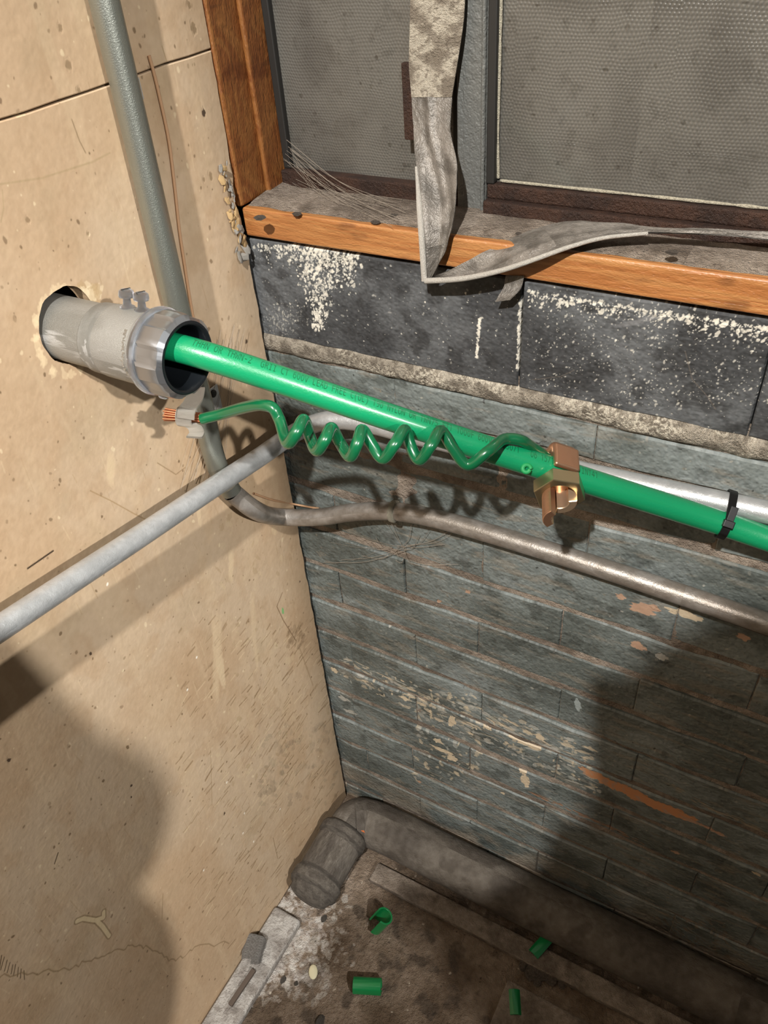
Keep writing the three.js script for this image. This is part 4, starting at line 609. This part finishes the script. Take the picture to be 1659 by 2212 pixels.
// ------------------------------------------------------------------ old pipe on the floor, with its socket
{
  const fp = group('floor_pipe', 'fat dusty pipe lying along the foot of the brick wall', 'pipe'), R = 0.037;
  const run = [V(0.052, 0.045, 0.062), V(0.07, 0.04, 0.049), V(0.11, 0.041, 0.046), V(0.2, 0.04, 0.046), V(0.4, 0.039, 0.047), V(0.8, 0.039, 0.047), V(1.19, 0.039, 0.047)];
  mesh('straight_run', tube(run, R, 120, 28), M.floorPipe, fp);
  mesh('elbow', tube([V(0.068, 0.038, 0.046), V(0.056, 0.04, 0.05), V(0.05, 0.04, 0.06), V(0.049, 0.039, 0.08), V(0.049, 0.039, 0.095)], 0.0345, 40, 28), M.floorPipe, fp);
  mesh('socket', lathe([[0.031, -0.004], [0.0385, -0.003], [0.0405, 0.002], [0.0405, 0.012], [0.038, 0.015], [0.037, 0.02], [0.0365, 0.074], [0.0385, 0.079], [0.0405, 0.082], [0.0405, 0.097], [0.0385, 0.101], [0.034, 0.103], [0.031, 0.112], [0.022, 0.116], [0, 0.117]], V(0.048, 0.043, 0.083), V(0.0, -0.06, 1), 40), M.floorPipe, fp).userData.label = 'ribbed dusty pipe socket';
  mesh('rust_flake', new THREE.IcosahedronGeometry(0.0075, 0).scale(1.2, 0.35, 0.8).rotateZ(-0.5).translate(0.078, 0.0655, 0.072), std({ color: 0xb4602f, roughness: 0.9 }), fp).userData.label = 'orange flake of bare rust';
  const strip = tag(mesh('floor_batten', boxUV(box(V(0.11, 0.0, 0.0865), V(1.19, 0.011, 0.118), 0.003, 2)), M.dust), 'low dusty wooden batten on the floor beside the fat pipe', 'batten'); void strip;
  const led = tag(mesh('skirting_ledge', boxUV(box(V(0.0015, 0.0, 0.222), V(0.05, 0.016, 1.1), 0.005, 2)), M.paleDust), 'grey dusty ledge along the foot of the beige boards', 'ledge'); void led;
  tag(mesh('floor_board', boxUV(box(V(0.36, 0.0, 0.15), V(0.62, 0.006, 0.27), 0.002, 1).rotateY(0)), M.dust), 'thin brown board lying flat on the floor', 'board');
}
// ------------------------------------------------------------------ cable offcuts and crumbs on the floor
{
  const shell = (at, len, r0, arc, yaw, tilt, label, m, flip = true) => {
    const n = 26, w = 0.0019, s = new THREE.Shape(); for (let i = 0; i <= n; i++) { const a = lerp(-arc / 2, arc / 2, i / n); s[i ? 'lineTo' : 'moveTo'](r0 * Math.sin(a), r0 * (1 - Math.cos(a))); } for (let i = n; i >= 0; i--) { const a = lerp(-arc / 2, arc / 2, i / n); s.lineTo((r0 - w) * Math.sin(a), r0 - (r0 - w) * Math.cos(a)); } s.closePath();
    const g = new THREE.ExtrudeGeometry(s, { depth: len, bevelEnabled: true, bevelSize: 0.0003, bevelThickness: 0.0003, bevelSegments: 1 }); g.translate(0, 0, -len / 2); if (flip) g.rotateZ(Math.PI); g.rotateX(tilt); g.rotateY(yaw); g.computeBoundingBox(); g.translate(0, -g.boundingBox.min.y, 0);
    const o = mesh('jacket_offcut', toCreasedNormals(g, 0.6), m); o.position.copy(at); return tag(o, label, 'cable offcut', 'green jacket offcuts on the floor');
  };
  const jac = phys({ color: 0x0c7a40, roughness: 0.3, clearcoat: 0.5, clearcoatRoughness: 0.2 });
  shell(onY(838, 2000), 0.034, 0.0128, 4.6, 2.2, -1.05, 'open ring of green cable jacket standing on the dusty floor', jac, false);
  { const o = shell(onY(795, 2136), 0.04, 0.0112, 5.9, 2.0, 0, 'rolled tube of green cable jacket with a bright sheen on the floor', jac); o.rotation.z = 0; }
  shell(onY(1112, 2168), 0.032, 0.011, 2.6, 0.45, 0, 'curled green jacket sliver with a pale inner face on the floor', jac);
  shell(onY(1168, 2045, 0.0115).setY(0.0115), 0.034, 0.011, 1.7, -0.35, 0.1, 'green jacket sliver lying on the batten by the fat pipe', jac);
  const e = new THREE.SphereGeometry(0.0085, 14, 10); e.scale(0.8, 0.35, 1.25); e.rotateY(0.6); const o = tag(mesh('pale_pebble', e, std({ color: 0xd8d0ae, roughness: 0.7 })), 'small pale oval crumb on the dusty floor', 'pebble'); o.position.copy(onY(677, 2101)).setY(0.003);
  const r = rng(90);
  const lumps = (name, list, m, label, cat) => { const g = group(name, label, cat); list.forEach(([px, py, s, h]) => { const q = new THREE.IcosahedronGeometry(s, 1), p = q.attributes.position, k = r() * 40; for (let i = 0; i < p.count; i++) { const f = 0.6 + 0.8 * vn(p.getX(i) / s * 1.6 + k, p.getY(i) / s * 1.6 + p.getZ(i) / s); p.setXYZ(i, p.getX(i) * f, Math.max(-0.001, p.getY(i) * f * h), p.getZ(i) * f * 1.3); } q.computeVertexNormals(); const c = onY(px, py); q.translate(c.x, 0.001, c.z); mesh('lump', q, m, g); }); };
  lumps('dirt_clods', [[1132, 2085, 0.008, 0.8], [1150, 2098, 0.01, 0.7], [1172, 2105, 0.007, 0.8], [1190, 2112, 0.009, 0.6], [1160, 2120, 0.006, 0.7], [1215, 2125, 0.006, 0.6]], M.dust, 'cluster of crumbly brown dirt beside the batten', 'dirt');
  lumps('rubble', [[612, 2118, 0.004, 0.6], [690, 2205, 0.007, 0.5], [640, 2125, 0.003, 0.7], [700, 1985, 0.004, 0.4]], M.floorPipe, 'few dark crumbs of rubble on the grey dust', 'rubble');
  // curled dry scrap and a short dark stick on the ledge
  { const c0 = onY(548, 2056, 0.018), g = new THREE.CylinderGeometry(0.014, 0.017, 0.034, 24, 3, true, 0, 4.4), p = g.attributes.position; for (let i = 0; i < p.count; i++) { const f = 0.75 + 0.5 * fbm(p.getX(i) * 90 + 4, p.getY(i) * 90 + p.getZ(i) * 60, 2); p.setXYZ(i, p.getX(i) * f, p.getY(i), p.getZ(i) * f * 0.7); } g.rotateX(Math.PI / 2); g.rotateY(0.35); g.computeVertexNormals(); g.computeBoundingBox(); g.translate(c0.x, 0.0165 - g.boundingBox.min.y, c0.z); const pd = M.paleDust.clone(); pd.side = THREE.DoubleSide; tag(mesh('curled_scrap', g, pd), 'curled grey paper-like scrap lying on the dusty ledge', 'scrap'); }
  const s0 = onY(549, 2095, 0.019), s1 = onY(497, 2172, 0.019); tag(mesh('dark_stick', boxUV(along(new RoundedBoxGeometry(0.007, s0.distanceTo(s1), 0.006, 1, 0.001).translate(0, s0.distanceTo(s1) / 2, 0), s1.setY(0.0195), s0.setY(0.0195).clone().sub(s1))), M.darkWire), 'short dark square stick lying on the dusty ledge', 'stick');
}
// ------------------------------------------------------------------ cobwebs
{
  const r = rng(15), web = (name, n, A, Bf, rad, label) => { const L = []; for (let i = 0; i < n; i++) { const a = A(), b = Bf(), m = a.clone().lerp(b, 0.5).add(V((r() - 0.5) * 0.006, -0.004 - r() * 0.008, (r() - 0.5) * 0.006)); L.push(tube([a, m, b], rad * (0.6 + r()), 10, 4)); } const o = tag(mesh(name, merged(L), M.web), label, 'cobweb'); o.userData.kind = 'stuff'; };
  web('cobweb', 26, () => onZ(610 + r() * 30, 300 + r() * 110, -0.06), () => onY(720 + r() * 170, 430 + r() * 60, SILL + 0.004), 0.00016, 'grey cobweb slung between the jamb and the sill');
  web('cobweb', 22, () => onZ(830 + r() * 60, 1175 + r() * 12, 0.004), () => onZ(690 + r() * 330, 1120 + r() * 110, 0.006), 0.0002, 'cobweb threads on the bricks beneath the dusty conduit');
  web('cobweb', 14, () => onX(470 + r() * 60, 700 + r() * 40, 0.004), () => onX(380 + r() * 110, 1000 + r() * 80, 0.004), 0.00015, 'cobweb threads on the boards below the bushing');
}

// ------------------------------------------------------------------ hanging lamps behind the viewer
function pendant(at, power, label) {
  const g = group('pendant_lamp', label, 'lamp', V(at.x, 2.5, at.z)), h = 2.5 - at.y;
  const bulb = std({ color: 0xffffff, emissive: 0xfffcf8, emissiveIntensity: 14 });
  mesh('bulb', new THREE.SphereGeometry(0.018, 24, 16).translate(0, -h, 0), bulb, g);
  mesh('socket', new THREE.CylinderGeometry(0.018, 0.02, 0.045, 20).translate(0, -h + 0.04, 0), M.blackPlastic, g);
  mesh('cord', new THREE.CylinderGeometry(0.003, 0.003, Math.max(0.02, h - 0.062), 8).translate(0, -(h - 0.062) / 2, 0), M.blackPlastic, g);
  return g;
}
pendant(LAMP_A, POWER_A, 'bare bulb hanging above and behind the photographer');
{
  const l = pendant(LAMP_B, POWER_B, 'work lamp in a metal shade hanging low on a long cord'), d = AIM_B.clone().sub(LAMP_B).normalize(), sh = M.galv.clone(); sh.side = THREE.DoubleSide;
  mesh('shade', lathe([[0.02, -0.03], [0.032, -0.024], [0.05, 0.01], [0.07, 0.045], [0.072, 0.045]], V(0, LAMP_B.y - 2.5, 0), d, 32), sh, l);
}

// ------------------------------------------------------------------ made-up locker outside the view, added to keep the low lamp off the bricks
{
  const L = group('added_locker', 'unseen tall grey locker added to keep lamp light off the brick wall', 'locker', V(1.4, 0, 0.378)), m = std({ color: 0x4a4f52, roughness: 0.6, metalness: 0.2 });
  mesh('body', box(V(-0.2, 0.06, -0.37), V(0.2, 2.0, 0.352), 0.006, 2), m, L);
  mesh('plinth', box(V(-0.19, 0.0, -0.365), V(0.19, 0.0595, 0.34), 0.003, 1), M.darkSteel, L);
  for (const s of [-1, 1]) { const d = mesh('door', box(V(s > 0 ? 0.002 : -0.196, 0.08, 0.353), V(s > 0 ? 0.196 : -0.002, 1.985, 0.372), 0.003, 1), m, L); mesh('handle', box(V(s * 0.02 - 0.006, 1.0, 0.373), V(s * 0.02 + 0.006, 1.12, 0.385), 0.003, 1), M.zinc, d); }
}

// ------------------------------------------------------------------ the photographer, whose shadow falls on both walls
{
  const cap = (p, a, b, ra, rb) => { const ab = b.clone().sub(a), t = clamp(p.clone().sub(a).dot(ab) / ab.lengthSq()); return p.distanceTo(a.clone().addScaledVector(ab, t)) - lerp(ra, rb, t); };
  const smin = (a, b, k) => { const h = clamp(0.5 + 0.5 * (b - a) / k); return lerp(b, a, h) - k * h * (1 - h); };
  const solid = (bones, c, half, res, k) => {
    const mc = new MarchingCubes(res, M.plaster, false, false, 200000); mc.isolation = 0; const p = V(0, 0, 0);
    for (let z = 0; z < res; z++) for (let y = 0; y < res; y++) for (let x = 0; x < res; x++) { p.set(c.x + half * (x - res / 2) / (res / 2), c.y + half * (y - res / 2) / (res / 2), c.z + half * (z - res / 2) / (res / 2)); let d = 1e3; for (const [a, b, ra, rb] of bones) d = smin(d, cap(p, a, b, ra, rb), k); mc.field[x + y * res + z * res * res] = -d; }
    mc.update(); const g = new THREE.BufferGeometry(), n = mc.count; g.setAttribute('position', new THREE.Float32BufferAttribute(mc.positionArray.slice(0, n * 3), 3)); g.scale(half, half, half); g.translate(c.x, c.y, c.z); const w = mergeVertices(g, 1e-5); w.computeVertexNormals(); return w;
  };
  const face = V(-0.53, 0, -0.85).normalize(), side = V(0.85, 0, -0.53).normalize(), at = (f, y, s) => V(0.605, y, 0.95).addScaledVector(face, f).addScaledVector(side, s);
  const hand = (o, s) => o.clone().addScaledVector(side, s);
  const phoneC = EYE.clone().addScaledVector(UPV, -0.055).addScaledVector(FWD, -0.012).addScaledVector(RIGHT, -0.01);
  const hr = phoneC.clone().addScaledVector(UPV, -0.045).addScaledVector(RIGHT, 0.062).addScaledVector(FWD, -0.02), hl = phoneC.clone().addScaledVector(UPV, -0.075).addScaledVector(RIGHT, -0.062).addScaledVector(FWD, -0.02);
  const er = V(0.85, 1.215, 0.735), el = V(0.335, 1.05, 0.85), sr = V(0.755, 1.335, 0.785), sl = V(0.425, 1.315, 0.91), hip = V(0.645, 0.83, 0.96), belly = V(0.655, 0.96, 0.79), chest = V(0.6, 1.2, 0.85), neck = V(0.585, 1.37, 0.83);
  const kr = V(0.7, 0.46, 0.8), kl = V(0.46, 0.46, 0.92), ar = V(0.78, 0.09, 0.99), al = V(0.55, 0.09, 1.1), o7 = (p, s) => p.clone().addScaledVector(side, s);
  const bones = [[o7(hip, 0.07), o7(hip, -0.07), 0.13, 0.13], [hip, belly, 0.14, 0.135], [belly, chest, 0.135, 0.14], [sl, sr, 0.068, 0.068], [chest, neck, 0.11, 0.055],
    [sr, er, 0.056, 0.046], [er, hr, 0.045, 0.03], [sl, el, 0.058, 0.046], [el, hl, 0.045, 0.03],
    [o7(hip, 0.08), kr, 0.09, 0.062], [kr, ar, 0.06, 0.042], [o7(hip, -0.08), kl, 0.09, 0.062], [kl, al, 0.06, 0.042],
    [ar.clone().setY(0.045).addScaledVector(face, -0.04), ar.clone().setY(0.036).addScaledVector(face, 0.16), 0.042, 0.034], [al.clone().setY(0.045).addScaledVector(face, -0.04), al.clone().setY(0.036).addScaledVector(face, 0.16), 0.042, 0.034]];
  const per = group('person', 'person in dark work clothes taking the picture', 'person');
  const body = solid(bones, V(0.6, 0.8, 0.9), 0.86, 100, 0.035); { const p = body.attributes.position; for (let i = 0; i < p.count; i++) if (p.getY(i) < 0.002) p.setY(i, 0.002); }
  mesh('body', body, std({ color: 0x2a3038, roughness: 0.9 }), per);
  const hc = V(0.567, 1.485, 0.8), head = solid([[hc.clone().add(V(0, 0.02, 0)), hc.clone().addScaledVector(face, 0.012).add(V(0, -0.03, 0)), 0.083, 0.066], [hc.clone().addScaledVector(face, 0.03).add(V(0, -0.055, 0)), hc.clone().addScaledVector(face, 0.055).add(V(0, -0.075, 0)), 0.045, 0.034], [hc.clone().addScaledVector(face, 0.085).add(V(0, -0.005, 0)), hc.clone().addScaledVector(face, 0.1).add(V(0, -0.035, 0)), 0.01, 0.014], [hc.clone().addScaledVector(side, 0.078), hc.clone().addScaledVector(side, 0.082).add(V(0, -0.03, 0)), 0.014, 0.01], [hc.clone().addScaledVector(side, -0.078), hc.clone().addScaledVector(side, -0.082).add(V(0, -0.03, 0)), 0.014, 0.01], [hc.clone().add(V(0, -0.05, 0)), neck, 0.05, 0.052]], hc.clone().add(V(0, -0.03, 0)), 0.16, 56, 0.02);
  const skin = std({ color: 0xb98a6c, roughness: 0.6 }); mesh('head', head, skin, per);
  mesh('hair', solid([[hc.clone().addScaledVector(face, -0.012).add(V(0, 0.035, 0)), hc.clone().addScaledVector(face, -0.02).add(V(0, 0.0, 0)), 0.083, 0.082]], hc.clone(), 0.14, 40, 0.01), std({ color: 0x2c221a, roughness: 0.9 }), per);
  for (const [h, s] of [[hr, 1], [hl, -1]]) {                     // palm, four fingers behind the phone, thumb in front
    const out = RIGHT.clone().multiplyScalar(-s), b = [[h.clone().addScaledVector(UPV, -0.03), h.clone().addScaledVector(UPV, 0.03), 0.017, 0.02], [h.clone().addScaledVector(UPV, -0.03), h.clone().addScaledVector(UPV, -0.055), 0.022, 0.028]];
    for (let i = 0; i < 4; i++) { const r0 = h.clone().addScaledVector(UPV, 0.034 - i * 0.021), l = [0.046, 0.05, 0.047, 0.038][i], k1 = r0.clone().addScaledVector(FWD, 0.036).addScaledVector(out, 0.006), k2 = k1.clone().addScaledVector(out, l * 0.6).addScaledVector(FWD, -0.001); b.push([r0, k1, 0.0095, 0.009], [k1, k2, 0.009, 0.0075]); }
    const t0 = h.clone().addScaledVector(UPV, -0.02).addScaledVector(FWD, -0.008), t1 = t0.clone().addScaledVector(UPV, 0.03).addScaledVector(out, 0.018).addScaledVector(FWD, -0.004), t2 = t1.clone().addScaledVector(UPV, 0.02).addScaledVector(out, 0.012); b.push([t0, t1, 0.012, 0.01], [t1, t2, 0.01, 0.0085]);
    mesh('hand', solid(b, h.clone(), 0.11, 60, 0.006), skin, per);
  }
  const ph = new RoundedBoxGeometry(0.076, 0.155, 0.008, 3, 0.0035).applyMatrix4(new THREE.Matrix4().makeBasis(RIGHT, UPV, FWD.clone().negate())), o = tag(mesh('phone', ph, M.blackPlastic), 'black phone held up by the person taking the picture', 'phone'); o.position.copy(phoneC); void hand;
}

scene.updateMatrixWorld(true);
renderer.render(scene, camera);
